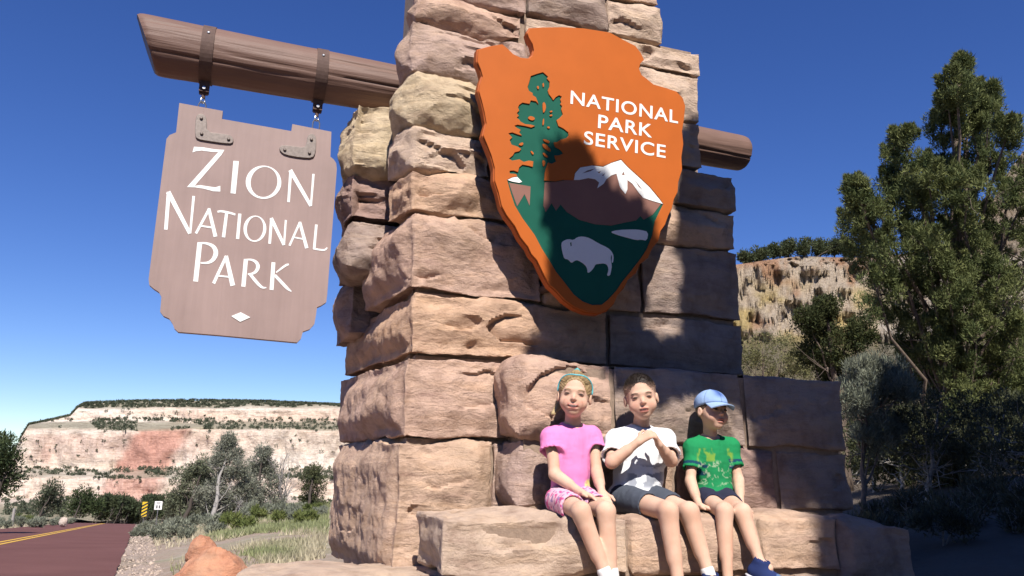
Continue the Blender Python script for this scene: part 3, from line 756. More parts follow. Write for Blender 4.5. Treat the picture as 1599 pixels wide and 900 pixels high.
word('NATIONAL', (890.5, 162.5), (1058.5, 193.5), 21)
word('PARK', (933.5, 200), (1018, 215.5), 21)
word('SERVICE', (911.5, 225.5), (1039, 247.5), 21)
for px, py in ((800, 130), (1020, 170), (930, 60), (870, 440), (990, 400)):
    X, Z = ar(px, py)
    mesh_obj('mount', *tube([(X, YA+.06, Z), (X, 3.86, Z)], .02, 8), IRON, AR)

ORD = 'first second third fourth fifth sixth seventh eighth ninth tenth eleventh twelfth thirteenth fourteenth fifteenth sixteenth seventeenth eighteenth nineteenth twentieth'.split()
# ------------------------------------------------------------------ vegetation builders
def leaf_mesh(C, R, n, ln, wd, col, seed, up=.45, squash=1.0, tipcol=None, shell=.35):
    r = np.random.default_rng(seed); C = np.asarray(C, float); R = np.asarray(R, float); k = len(C)
    n = np.broadcast_to(np.asarray(n), (k,)).astype(int)
    ci = np.repeat(np.arange(k), n); m = len(ci)
    d = r.normal(size=(m, 3)); d /= np.linalg.norm(d, axis=1)[:, None]
    rad = (shell+(1-shell)*r.random(m)**.6)*R[ci]
    P = C[ci]+d*rad[:, None]*np.array([1, 1, squash])
    a = d*.8+np.array([0, 0, up])+r.normal(size=(m, 3))*.55; a /= np.linalg.norm(a, axis=1)[:, None]
    b = np.cross(a, r.normal(size=(m, 3))); b /= np.linalg.norm(b, axis=1)[:, None]+1e-9
    L = ln*r.uniform(.6, 1.35, m)[:, None]; Wd = wd*r.uniform(.6, 1.35, m)[:, None]
    V = np.stack([P-b*Wd*.5, P+b*Wd*.5, P+a*L], 1).reshape(-1, 3)
    F = np.arange(m*3).reshape(-1, 3)
    col = np.asarray(col, float); tc = col if tipcol is None else np.asarray(tipcol, float)
    cf = r.uniform(0, 1, k)[ci][:, None]; lf = r.uniform(.75, 1.25, m)[:, None]
    c = (col*(1-cf)+tc*cf)*lf
    return V, F, np.repeat(c, 3, 0)
def bez(p0, p1, sag, n=7, seed=0, wob=.0):
    p0 = np.asarray(p0, float); p1 = np.asarray(p1, float); t = np.linspace(0, 1, n)[:, None]
    r = np.random.default_rng(seed)
    P = p0+(p1-p0)*t+np.array([0, 0, 1])*sag*4*t*(1-t)
    w_ = r.normal(size=(n, 3))*wob*np.sin(np.pi*t); return P+w_
def plant(name, label, cat, base, lobes, trunk_r, col, tip, group=None, seed=0, clump=.16, cpl=14, n=110, ln=.05, wd=.022, bark=None, lean=None, squash=.9, dead=0, crown='crown', up=.45, tips=0):
    """lobes: (centre, radius) spheres the foliage fills; limbs reach from the trunk to each of them"""
    r = np.random.default_rng(seed+5); base = np.asarray(base, float)
    e = empty(name, base, label, cat, group)
    top = max((l for l in lobes), key=lambda l: l[0][2])[0]
    parts = []
    if trunk_r:
        tp = bez(base-np.array([0, 0, .1]), np.asarray(top), 0, 10, seed, np.linalg.norm(np.asarray(top)-base)*.012)
        parts.append(tube(tp, np.linspace(trunk_r, trunk_r*.12, 10), 8))
        for c, rr in lobes:
            c = np.asarray(c); h = np.clip((c[2]-base[2])/max(top[2]-base[2], .1)-.22-r.random()*.12, .06, .9)
            p0 = tp[int(h*9)]
            L = np.linalg.norm(c-p0); r0 = min(trunk_r*.5, .012*L+.006)
            parts.append(tube(bez(p0, c, -.06*L, 6, seed+int(L*100), .03*L), np.linspace(r0, r0*.35, 6), 5, False))
            for q in range(3):
                d = r.normal(size=3); d[2] = abs(d[2]); d /= np.linalg.norm(d)
                parts.append(tube(bez(c, c+d*rr*.95, .02, 4, q, .01), np.linspace(r0*.4, r0*.12, 4), 4, False))
        for q in range(dead):
            h = r.uniform(.15, .8); p0 = tp[int(h*9)]; d = r.normal(size=3); d[2] = d[2]*.4+.1; d /= np.linalg.norm(d)
            L = r.uniform(.12, .3)*(top[2]-base[2])
            p = bez(p0, p0+d*L, -.1*L, 6, q, .06*L); parts.append(tube(p, np.linspace(.012*L+.004, .003, 6), 4, False))
            for s in range(4):
                d2 = d+r.normal(size=3)*.7; i = r.integers(2, 6); parts.append(tube(bez(p[i], p[i]+d2*L*.35, 0, 4, s, .02*L), np.linspace(.006, .002, 4), 3, False))
        mesh_obj('trunk', *merge(parts), bark or BARK, e, True)
    C = []; R = []
    for c, rr in lobes:
        k = max(3, int(cpl*r.uniform(.8, 1.2)))
        d = r.normal(size=(k, 3)); d /= np.linalg.norm(d, axis=1)[:, None]
        C.append(np.asarray(c)+d*(rr*r.uniform(.35, 1.0, k)**.7)[:, None]*np.array([1, 1, squash])); R.append(clump*r.uniform(.6, 1.3, k))
    for c, rr in lobes:
        for q in range(tips):
            d = r.normal(size=3); d[2] = abs(d[2])+.5; d /= np.linalg.norm(d); d2 = d+np.array([0, 0, .8]); d2 /= np.linalg.norm(d2)
            ts = np.array([.0, .22, .42, .6])*rr
            C.append(np.asarray(c)+d*rr*.85+d2[None]*ts[:, None]); R.append(clump*np.array([.95, .75, .52, .3]))
    C = np.vstack(C); R = np.concatenate(R)
    V, F, c = leaf_mesh(C, R, n, ln, wd, col, seed, up, tipcol=tip)
    mesh_obj(crown, V, F, LEAF, e, attr=c)
    return e
def px_lobes(L, d, dj=.25, seed=0):
    r = np.random.default_rng(seed); out = []
    for x, y, rp in L:
        dd = d+r.uniform(-dj, dj); out.append((atD(x, y, dd), rp*dd/FPX))
    return out
JUN, JTIP = (.075, .098, .036), (.19, .205, .075)
SAGE, SAGT = (.17, .185, .135), (.25, .26, .19)

# ------------------------------------------------------------------ far mesas
def cliff(name, xs, rows, sil, colfn, amp, seed, freq, brk=0.0):
    """rows: (photo row, distance) profile from foot to plateau; sil(x): skyline row"""
    ys = np.array([r_[0] for r_ in rows], float); ds = np.array([r_[1] for r_ in rows], float)
    n = len(rows); X = np.asarray(xs, float)
    PX = np.repeat(X[None], n, 0); Y0 = np.repeat(ys[:, None], len(X), 1); D = np.repeat(ds[:, None], len(X), 1)
    S = sil(X)[None]
    q = np.stack([PX*.01*freq, Y0*.02*freq, PX*0], -1)
    Yj = Y0+fbm(np.stack([PX*.02, Y0*.0+ np.arange(n)[:, None]*.35, PX*0], -1), 3, seed+4)*3.5
    Y = np.maximum(Yj, S)
    flut = fbm(np.stack([PX*.05*freq, Y*.012*freq, PX*0+3], -1), 5, seed)*amp+np.abs(fbm(np.stack([PX*.14*freq, Y*.03*freq, PX*0+8], -1), 3, seed+2))*amp*.5
    if brk:
        b_ = fbm(np.stack([PX*.05, Y*.06, PX*0+1], -1), 5, seed+21); flut = flut*(.08 if freq > 1 else .7)+brk*b_-brk*.7*np.abs(fbm(np.stack([PX*.09+b_, Y*.10, PX*0+2], -1), 4, seed+25))
    D2 = D+flut
    d = FW[None, None]+RT[None, None]*((PX-PW/2)/FPX)[..., None]-UP[None, None]*((Y-PH/2)/FPX)[..., None]
    V = CAM+d*D2[..., None]
    # plateau runs on behind the skyline
    back = V[-1].copy(); bd = back-CAM; bd[:, 2] = 0; bd /= np.linalg.norm(bd, axis=1)[:, None]
    back = back+bd*ds[-1]*.5; back[:, 2] = V[-1][:, 2]-2
    V = np.concatenate([V, back[None]], 0)
    c = colfn(PX, Y, Y0); c = np.concatenate([c, c[-1:]], 0)
    i = np.arange(n)[:, None]*len(X); j = np.arange(len(X)-1)[None]
    F = np.stack([i+j, i+j+1, i+len(X)+j+1, i+len(X)+j], -1).reshape(-1, 4)
    m, t, b = newmat(name+'_rock'); a = N(t, 'ShaderNodeAttribute', attribute_name='Col'); p = geo_pos(t)
    sc = 1/ds[0]
    n1 = noise(t, mapping(t, p, (40*sc, 40*sc, 420*sc)), 1.0, 6, .7, .6); n2 = noise(t, p, 170*sc, 6, .7)
    cc = mix(t, 1.0, a.outputs[0], ramp(t, n1, [(.32, (.66, .60, .57)), (.5, (1, 1, 1)), (.7, (1.08, 1.08, 1.08))]), 'MULTIPLY')
    cc = mix(t, 1.0, cc, ramp(t, n2, [(.3, (.78, .75, .73)), (.6, (1.06, 1.06, 1.06))]), 'MULTIPLY')
    t.links.new(cc, b.inputs['Base Color']); b.inputs['Roughness'].default_value = .95; b.inputs['Specular IOR Level'].default_value = .1
    bump(t, b, n2, 1.0, amp*.3)
    o = mesh_obj(name, V.reshape(-1, 3), F, m, smooth=True, attr=c.reshape(-1, 3))
    return tag(o, kind='structure'), V
def rows_of(pts, k):
    out = []
    for (a, da), (b, db) in zip(pts[:-1], pts[1:]):
        for s in np.linspace(0, 1, k, endpoint=False): out.append((a+(b-a)*s, da+(db-da)*s))
    return out+[pts[-1]]
def C3(*c): return np.array(c, float)
def colL(PX, Y, Y0):
    base = np.zeros(PX.shape+(3,)); q = np.stack([PX*.012, Y0*.05, PX*0], -1); f = fbm(q, 4, 33)
    cream, pink, red, grn, wht = C3(.66, .55, .45), C3(.61, .44, .36), C3(.50, .26, .20), C3(.26, .24, .165), C3(.70, .63, .55)
    base[:] = cream
    mxs = fbm(np.stack([PX*.004, Y0*.22, PX*0+2], -1), 3, 90)
    def mx(c, w_): base[:] = base*(1-w_[..., None])+c*w_[..., None]
    mx(wht, sstep(-.1, .4, f)*.6); mx(C3(.66, .50, .40), sstep(.05, .35, mxs)*.5)
    mx(pink, sstep(150, 130, np.abs(PX-190))*sstep(735, 700, Y0)*sstep(668, 685, Y0)*(.55+.5*f))
    cen = 240-(Y0-700)*.55
    mx(red, sstep(52, 32, np.abs(PX-cen)+14*fbm(q*4, 3, 5))*sstep(665, 674, Y0)*.9*np.where(Y0 < 738, 1, .8))
    mx(red, sstep(10, 5, np.abs(PX-72))*sstep(690, 700, Y0)*sstep(738, 725, Y0)*.35)
    mx(C3(.56, .38, .27), sstep(700, 655, Y0)*sstep(640, 646, Y0)*sstep(230, 330, PX)*.4)
    mx(grn, sstep(657, 662, Y0)*sstep(675, 669, Y0)*.8); mx(grn, sstep(730, 735, Y0)*sstep(750, 744, Y0)*.55*(.6+f)); mx(grn, sstep(640, 634, Y0)*.8); mx(grn, sstep(778, 795, Y0)*.9)
    return base
silL = lambda x: np.interp(x, [-200, -60, 0, 18, 30, 45, 80, 110, 122, 132, 180, 300, 420, 520, 640, 760], [800, 790, 765, 718, 690, 664, 657, 650, 637, 631, 628, 626, 628, 633, 640, 660])
LM, VL = cliff('mesa', np.arange(-220, 760, 2.0), rows_of([(812, 560), (782, 640), (778, 700), (749, 706), (745, 712), (733, 770), (729, 776), (674, 784), (669, 795), (659, 850), (656, 856), (641, 862), (637, 872), (624, 930)], 7), silL, colL, 7, 3, .8, 5.0)
def colR(PX, Y, Y0):
    base = np.zeros(PX.shape+(3,)); f = fbm(np.stack([PX*.03, Y0*.03, PX*0], -1), 4, 63); g = fbm(np.stack([PX*.02, Y0*.03, PX*0+5], -1), 4, 73)
    base[:] = C3(.66, .54, .41)
    def mx(c, w_): base[:] = base*(1-w_[..., None])+c*w_[..., None]
    mx(C3(.56, .32, .19), sstep(.02, .4, f+.25*np.clip((440-Y0)/40, -1, 1))*.9)
    mx(C3(.68, .52, .22), sstep(-.05, .25, g)*sstep(430, 470, Y0)*.85)
    mx(C3(.64, .57, .49), sstep(1330, 1400, PX)*.7)
    mx(C3(.19, .17, .10), sstep(515, 545, Y0)*.8); mx(C3(.24, .18, .11), sstep(405, 398, Y0)*.6)
    return base
silR = lambda x: np.interp(x, [900, 1100, 1160, 1200, 1250, 1300, 1340, 1420, 1500, 1540, 1570, 1599, 1660, 1800, 2050], [440, 420, 412, 406, 400, 402, 402, 396, 375, 335, 275, 235, 190, 150, 120])
RM, VR = cliff('rock_cliff', np.arange(900, 2050, 2.0), rows_of([(760, 36), (640, 48), (560, 58), (538, 70), (415, 76), (402, 78), (300, 84), (200, 90), (110, 96)], 14), silR, colR, 2.4, 13, 2.2, 2.6)

def blob_wood(name, pts, rad, col, tip, seed, label, cat):
    """a far-off wood: many small leafy crowns read as one mass"""
    pts = np.asarray(pts); r = np.random.default_rng(seed)
    V, F, c = leaf_mesh(pts, rad, 26, np.mean(rad)*.9, np.mean(rad)*.7, col, seed, .6, tipcol=tip, shell=.2)
    o = mesh_obj(name, V, F, LEAF, attr=c); tag(o, label, cat, kind='stuff')
pts = []; rad = []
ys = np.array([r_[0] for r_ in rows_of([(812, 560), (782, 640), (778, 700), (749, 706), (745, 712), (733, 770), (729, 776), (674, 784), (669, 795), (659, 850), (656, 856), (641, 862), (637, 872), (624, 930)], 7)])
for k in range(9000):
    j = int(RNG.integers(20, VL.shape[1]-60)); x = -220+2*j
    rr = RNG.random()
    if rr < .30: y = RNG.uniform(624, 635)
    elif rr < .66:
        y = RNG.uniform(655, 672)
        if x < 45 or RNG.random() < .35 or (x > 330 and RNG.random() < .6): continue
    elif rr < .80: y = RNG.uniform(731, 750)
    elif rr < .97: y = RNG.uniform(779, 808)
    else: y = RNG.uniform(640, 800)
    if fbm(np.array([[x*.03, y*.06, 4.0]]), 3, 21)[0] < (-.12 if y > 641 else -.6): continue
    i = int(np.argmin(np.abs(ys-y))); pts.append(VL[i, j]+np.array([0, 0, .8])); rad.append(RNG.uniform(.8, 1.9) if y < 641 else RNG.uniform(.9, 2.3))
blob_wood('distant_wood', pts, np.array(rad), (.07, .085, .052), (.12, .13, .085), 51, 'scattered dark junipers on the ledges and top of the far mesa', 'wood')

# ------------------------------------------------------------------ trees and shrubs on the right
hl = [(1502, 98, 8), (1500, 112, 15), (1494, 138, 24), (1512, 146, 20), (1482, 172, 28), (1512, 184, 34), (1548, 150, 14), (1543, 182, 22), (1470, 205, 24), (1572, 212, 24), (1550, 232, 34), (1508, 226, 40),
      (1410, 220, 18), (1400, 250, 26), (1424, 272, 30), (1392, 290, 22), (1452, 296, 34), (1480, 268, 28), (1336, 298, 18), (1350, 326, 30), (1332, 352, 22), (1376, 340, 34), (1412, 330, 34), (1440, 352, 42), (1492, 318, 46), (1546, 292, 44), (1594, 270, 34), (1590, 330, 48), (1640, 330, 60),
      (1334, 392, 26), (1362, 412, 36), (1400, 405, 42), (1442, 412, 46), (1492, 400, 50), (1546, 386, 50), (1600, 410, 55), (1372, 462, 34), (1412, 470, 42), (1462, 478, 48), (1520, 468, 52), (1580, 486, 52), (1640, 450, 70), (1404, 520, 34), (1450, 535, 44), (1510, 545, 50), (1570, 560, 50), (1470, 590, 40), (1540, 610, 46), (1600, 620, 50), (1425, 575, 30), (1440, 625, 36), (1490, 640, 40), (1560, 655, 40), (1620, 560, 60), (1640, 640, 60)]
b0 = ground_pt(1500, 13.0)
plant('juniper_tree', 'tall dense dark green juniper filling the right side, its tip highest of all', 'tree', b0, px_lobes(hl, 13.0, 1.0, 1)+px_lobes([(1478, 445, 34), (1506, 372, 34), (1524, 500, 40), (1484, 560, 40), (1545, 585, 40), (1512, 300, 30), (1556, 440, 40), (1448, 390, 34), (1500, 640, 36), (1590, 545, 40)], 12.1, .3, 8), .15, JUN, JTIP, None, 11, .105, 25, 110, .062, .016, dead=14, squash=1.2, tips=5, up=.8)
plant('juniper_tree', 'dark juniper with bare branches leaning left beside the tall juniper', 'tree', ground_pt(1330, 11.5), px_lobes([(1262, 498, 20), (1290, 480, 18), (1285, 520, 28), (1318, 545, 30), (1268, 552, 26), (1300, 580, 30), (1340, 590, 26), (1345, 520, 22)], 11.5, .3, 2), .09, (.042, .055, .022), (.08, .085, .03), None, 12, .12, 24, 120, .045, .02, dead=22)
plant('shrub', 'yellow green leafy shrub behind the low shaded wall, next to the pillar', 'shrub', ground_pt(1205, 21), px_lobes([(1190, 545, 30), (1225, 550, 30), (1180, 575, 28), (1215, 580, 30), (1160, 560, 24), (1248, 575, 24)], 21, .4, 3), .05, (.13, .13, .055), (.22, .20, .09), None, 13, .2, 12, 70, .07, .03, dead=6)
plant('sagebrush', 'pale grey green feathery sagebrush rising above the end of the low wall', 'shrub', ground_pt(1350, 8.2), px_lobes([(1335, 590, 22), (1358, 575, 22), (1390, 580, 20), (1345, 615, 30), (1380, 610, 30), (1410, 605, 22), (1365, 640, 30), (1345, 660, 30), (1385, 665, 24), (1360, 695, 24)], 8.2, .2, 4), .03, SAGE, SAGT, None, 14, .10, 14, 150, .055, .010, up=1.3, dead=6)
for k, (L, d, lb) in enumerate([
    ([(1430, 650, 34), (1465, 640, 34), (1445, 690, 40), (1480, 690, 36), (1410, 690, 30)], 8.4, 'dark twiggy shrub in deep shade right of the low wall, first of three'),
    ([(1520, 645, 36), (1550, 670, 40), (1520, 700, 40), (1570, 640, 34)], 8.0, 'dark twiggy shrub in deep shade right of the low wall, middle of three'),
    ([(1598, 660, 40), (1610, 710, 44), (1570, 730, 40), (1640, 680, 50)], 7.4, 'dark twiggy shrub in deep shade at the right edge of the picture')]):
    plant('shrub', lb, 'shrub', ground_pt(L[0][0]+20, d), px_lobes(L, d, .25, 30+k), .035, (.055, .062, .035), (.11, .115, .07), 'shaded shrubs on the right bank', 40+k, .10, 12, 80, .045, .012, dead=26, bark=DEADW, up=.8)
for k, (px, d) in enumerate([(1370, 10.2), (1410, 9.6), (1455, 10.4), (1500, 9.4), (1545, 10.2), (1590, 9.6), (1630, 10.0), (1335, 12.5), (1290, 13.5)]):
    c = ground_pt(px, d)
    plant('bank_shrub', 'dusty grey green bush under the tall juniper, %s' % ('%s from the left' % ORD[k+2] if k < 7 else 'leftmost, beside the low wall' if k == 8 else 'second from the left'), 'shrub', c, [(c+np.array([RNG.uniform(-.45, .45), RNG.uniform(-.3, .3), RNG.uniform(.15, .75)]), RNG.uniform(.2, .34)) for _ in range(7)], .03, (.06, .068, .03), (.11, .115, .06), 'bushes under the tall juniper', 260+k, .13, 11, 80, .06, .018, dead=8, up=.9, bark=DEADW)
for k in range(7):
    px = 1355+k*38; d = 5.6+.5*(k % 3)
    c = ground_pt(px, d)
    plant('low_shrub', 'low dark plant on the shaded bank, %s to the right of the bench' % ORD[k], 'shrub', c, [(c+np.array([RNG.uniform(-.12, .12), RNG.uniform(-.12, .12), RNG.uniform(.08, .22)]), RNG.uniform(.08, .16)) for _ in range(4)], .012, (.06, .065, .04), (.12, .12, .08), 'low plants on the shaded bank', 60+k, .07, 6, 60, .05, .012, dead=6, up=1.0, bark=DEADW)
# trees along the top of the right cliff
for k, px in enumerate([1168, 1188, 1208, 1232, 1256, 1280, 1302, 1322]):
    y = float(silR(px)); d = 79+RNG.uniform(-1, 3); h = RNG.uniform(16, 26) if k else 14
    L = [(px+RNG.uniform(-6, 6), y-h*RNG.uniform(.25, .9), RNG.uniform(6, 10)) for _ in range(7)]
    plant('cliff_top_tree', 'small dark tree on the right cliff top, %s from the pillar in its row' % ORD[k], 'tree', atD(px, y+3, d), px_lobes(L, d, .5, 70+k), .10, (.05, .066, .03), (.09, .10, .045), 'trees along the top of the right cliff', 80+k, .42, 8, 60, .20, .11)
# ------------------------------------------------------------------ left middle distance
G_ = 'junipers beyond the verge left of the pillar'
plant('juniper_tree', 'tallest open juniper beyond the verge, with a pale bare trunk', 'tree', ground_pt(345, 52), px_lobes([(358, 690, 11), (352, 705, 15), (366, 715, 13), (340, 722, 10), (372, 735, 14), (350, 740, 12), (385, 755, 16), (340, 765, 16), (365, 780, 18), (330, 790, 16), (390, 790, 18), (355, 805, 16), (345, 785, 24), (375, 800, 22), (330, 808, 16), (320, 770, 16), (392, 775, 18)], 52, .6, 5), .17, (.15, .16, .115), (.28, .28, .215), G_, 101, .40, 19, 80, .17, .06, bark=DEADW, dead=24)
plant('juniper_tree', 'dense dark juniper left of the tallest one beyond the verge', 'tree', ground_pt(300, 56), px_lobes([(300, 738, 13), (318, 728, 13), (285, 755, 14), (305, 760, 20), (328, 752, 16), (278, 778, 14), (300, 785, 20), (322, 785, 18), (270, 795, 10), (290, 805, 14), (315, 808, 14)], 56, .6, 6), .18, (.11, .125, .075), (.21, .22, .14), G_, 102, .40, 18, 75, .17, .07, dead=5, bark=BARK2)
plant('juniper_tree', 'dark juniper right of the tallest one, half hiding the bare tree', 'tree', ground_pt(405, 58), px_lobes([(412, 708, 11), (404, 725, 14), (420, 730, 12), (398, 750, 18), (425, 755, 16), (410, 780, 20), (432, 785, 14), (388, 800, 14), (410, 805, 16), (430, 800, 12)], 58, .6, 7), .16, (.15, .16, .115), (.27, .275, .21), G_, 103, .40, 18, 70, .17, .07, dead=12, bark=BARK2)
plant('juniper_tree', 'small rounded juniper close to the pillar, behind the grass', 'tree', ground_pt(492, 64), px_lobes([(490, 735, 12), (480, 750, 13), (498, 752, 13), (488, 768, 14), (478, 782, 12), (498, 785, 12)], 64, .5, 8), .14, (.06, .075, .035), (.12, .125, .06), G_, 104, .4, 12, 60, .2, .08, bark=BARK2)
def bare_tree(name, label, base, top, r0, seed, spread=.55, mat=None):
    r = np.random.default_rng(seed); parts = []
    def rec(p, d, L, rad, lev):
        q = bez(p, p+d*L, 0, 5, int(r.integers(1e6)), L*.04); parts.append(tube(q, np.linspace(rad, rad*.55, 5), 5 if lev < 2 else 3, False))
        if lev >= 5: return
        for s in range(3 if lev < 3 else 2):
            nd = d+r.normal(size=3)*spread; nd[2] += .25; nd /= np.linalg.norm(nd)
            i = int(r.integers(2, 5)); rec(q[i], nd, L*r.uniform(.55, .8), rad*.55, lev+1)
    H = top-base[2]; base = np.asarray(base)
    e = empty(name, base, label, 'tree')
    for s in range(3):
        d = r.normal(size=3)*.3; d[2] = 1; d /= np.linalg.norm(d); rec(base-np.array([0, 0, .1]), d, H*.36, r0, 1)
    mesh_obj('trunk', *merge(parts), mat or DEADW, e, True)
bb = ground_pt(455, 60); bare_tree('bare_tree', 'grey leafless tree with a spray of fine twigs near the pillar', bb, atD(455, 690, 60)[2], .10, 5, .5)
bb = ground_pt(385, 50); bare_tree('dead_shrub', 'grey dead brush at the foot of the tall open juniper', bb, atD(385, 765, 50)[2], .06, 9, .6)
for k, (L, d, lb) in enumerate([
    ([(6, 695, 14), (14, 720, 12), (2, 730, 18), (8, 750, 18), (-8, 710, 20), (-10, 760, 24)], 38, 'dark tree cut off by the left edge of the picture'),
    ([(72, 772, 10), (84, 765, 10), (80, 782, 12), (66, 790, 11), (92, 786, 12)], 112, 'larger grey green tree left of the road, farther from the road'),
    ([(128, 776, 10), (140, 782, 12), (120, 788, 12), (134, 794, 13), (150, 792, 9)], 108, 'round dark green tree at the left edge of the road')]):
    plant('roadside_tree', lb, 'tree', ground_pt(L[0][0]+4, d)+np.array([0, 0, 0]), px_lobes(L, d, .8, 110+k), .16, (.06, .075, .045) if k == 1 else (.04, .06, .026), (.12, .13, .08) if k == 1 else (.07, .09, .035), None, 120+k, .3+.006*d, 12, 60, .10+.0022*d, .04+.001*d, bark=BARK2)
for k in range(14):
    px = 158+k*9+RNG.uniform(-3, 3); d = RNG.uniform(120, 150); y = 800-RNG.uniform(0, 10)
    L = [(px+RNG.uniform(-4, 4), y-RNG.uniform(-14, 14), RNG.uniform(4, 8)) for _ in range(9)]
    plant('far_tree', 'small dark tree beyond the road end, %s from the left in its belt' % ORD[k], 'tree', ground_pt(px, d), px_lobes(L, d, 1, 140+k), .08, (.05, .068, .035), (.085, .10, .05), 'belt of trees beyond the road end', 150+k, .55, 9, 45, .35, .16, bark=BARK2)
# sagebrush and rabbitbrush scattered on the verges
k = 0; cnt = {}
spots = sorted([(235, 40), (262, 34), (300, 30), (335, 36), (372, 33), (405, 40), (440, 44), (470, 38), (500, 46), (420, 60), (455, 30), (480, 62), (285, 48), (318, 44), (245, 58), (8, 48), (30, 56), (52, 62), (75, 60), (95, 70), (112, 78), (18, 66), (60, 80), (130, 90), (395, 27), (255, 70), (350, 28), (492, 28), (430, 36), (462, 48), (478, 30), (410, 50), (508, 36)])
for px, d in spots:
    c = ground_pt(px, d); s = RNG.uniform(.28, .55)*(.7+d*.008)
    gr = RNG.random() < .35; key = (gr, px > 200); cnt[key] = cnt.get(key, -1)+1
    lobes = [(c+np.array([RNG.uniform(-1, 1)*s, RNG.uniform(-1, 1)*s, s*RNG.uniform(.35, .9)]), s*.5) for _ in range(5)]
    plant('sagebrush' if not gr else 'green_bush', ('pale grey green sagebrush' if not gr else 'fresh green bush')+((' on the verge between road and pillar, ' if px > 200 else ' along the far left side of the road, ')+ORD[cnt[key]]+' from the left'), 'shrub', c, lobes, .02, SAGE if not gr else (.10, .13, .04), SAGT if not gr else (.17, .19, .06), ('sagebrush' if not gr else 'green bushes')+(' on the right verge' if px > 200 else ' left of the road'), 200+k, s*.32, 7, 46, .10+.001*d, .03+.0004*d, up=1.1); k += 1
# grass: nobody could count it
def grass():
    r = np.random.default_rng(77); n = 90000
    d = np.exp(r.uniform(math.log(9), math.log(95), n)); px = np.where(r.random(n) < .86, r.uniform(188, 525, n), r.uniform(-30, 150, n))
    l = (px-PW/2)/FPX*d*.975; P = GF[None]*d[:, None]+GR[None]*l[:, None]
    off = l-(-5.51-.44*(d-11.9)); ok = ((off > .9) | (off < -8.3))
    z = gz(P[:, 0], P[:, 1]); P[:, 2] = z
    f = fbm(np.stack([P[:, 0]*.35, P[:, 1]*.35, P[:, 0]*0], -1), 3, 5); green = sstep(-.1, .3, f+.5*np.clip((px-400)/80, -1, 1)*(d > 22)-.25*(d < 22))
    ok &= (f+.35*(r.random(n)-.5)+.22*(d > 24)) > np.where(d < 24, .16, -.05)
    ok &= (off > 2.2) | (off < -8.3) | (r.random(n) < .12)
    P = P[ok]; d = d[ok]; green = green[ok]; m = len(P)
    h = r.uniform(.06, .24, m)*np.interp(d, [9, 25, 95], [.7, 1.1, 1.6]); wd = .003+.0008*d
    a = r.normal(size=(m, 3))*.35; a[:, 2] = 1; a /= np.linalg.norm(a, axis=1)[:, None]
    b = np.cross(a, r.normal(size=(m, 3))); b /= np.linalg.norm(b, axis=1)[:, None]
    P[:, 2] -= .03
    V = np.stack([P-b*wd[:, None], P+b*wd[:, None], P+a*h[:, None]], 1).reshape(-1, 3)
    dry, gr = np.array([.47, .41, .28]), np.array([.26, .28, .135])
    c = (dry*(1-green[:, None])+gr*green[:, None])*r.uniform(.7, 1.25, m)[:, None]
    tag(mesh_obj('grass', V, np.arange(m*3).reshape(-1, 3), LEAF, attr=np.repeat(c, 3, 0)), 'dry and green grass on the verges beside the road', 'grass', kind='stuff')
grass()
# boulders
def boulder(name, px, py_top, wpx, d, hm, col, seed, label):
    c = atD(px, py_top, d); rx = wpx*d/FPX/2
    e = empty(name, (c[0], c[1], c[2]-hm), label, 'rock')
    n = 72; th = np.linspace(0, math.pi, n//2); ph = np.linspace(0, 2*math.pi, n, endpoint=False)
    T, Pn = np.meshgrid(th, ph, indexing='ij'); D = np.stack([np.sin(T)*np.cos(Pn), np.sin(T)*np.sin(Pn), np.cos(T)], -1)
    rr = np.random.default_rng(seed); pn = rr.normal(size=(70, 3)); pn /= np.linalg.norm(pn, axis=1)[:, None]; off = rr.uniform(.78, 1.0, 70)
    dots = np.maximum(D@pn.T, 1e-3); R = np.min(np.where(dots > .05, off/dots, 9), -1); R = np.minimum(R, 1.08)
    R = R*(1+.12*fbm(D*2.6+seed, 4, 2)+.05*np.floor(3*fbm(D*4+seed, 3, 6))/3+.025*fbm(D*14+seed, 3, 4))
    V = D*R[..., None]*np.array([rx, rx*.8, hm*.55])+np.array([c[0], c[1], c[2]-hm*.52])
    i = np.arange(n//2-1)[:, None]*n; j = np.arange(n)[None]; F = np.stack([i+j, i+n+j, i+n+(j+1) % n, i+(j+1) % n], -1).reshape(-1, 4)
    o = mesh_obj('rock', V.reshape(-1, 3), F, ROCK, e, True); o.color = (*col, 1); o.data.set_sharp_from_angle(angle=RAD(35))
boulder('red_boulder', 340, 853, 150, 8.8, 1.1, (.52, .25, .155), 21, 'broad orange red boulder between the road and the pillar')
boulder('red_boulder', 318, 834, 52, 8.9, .42, (.48, .235, .15), 33, 'small red rock lying on top of the broad orange red boulder')
boulder('pale_rock', 100, 807, 14, 62, .8, (.5, .42, .36), 9, 'small pale rock at the far left edge of the road')
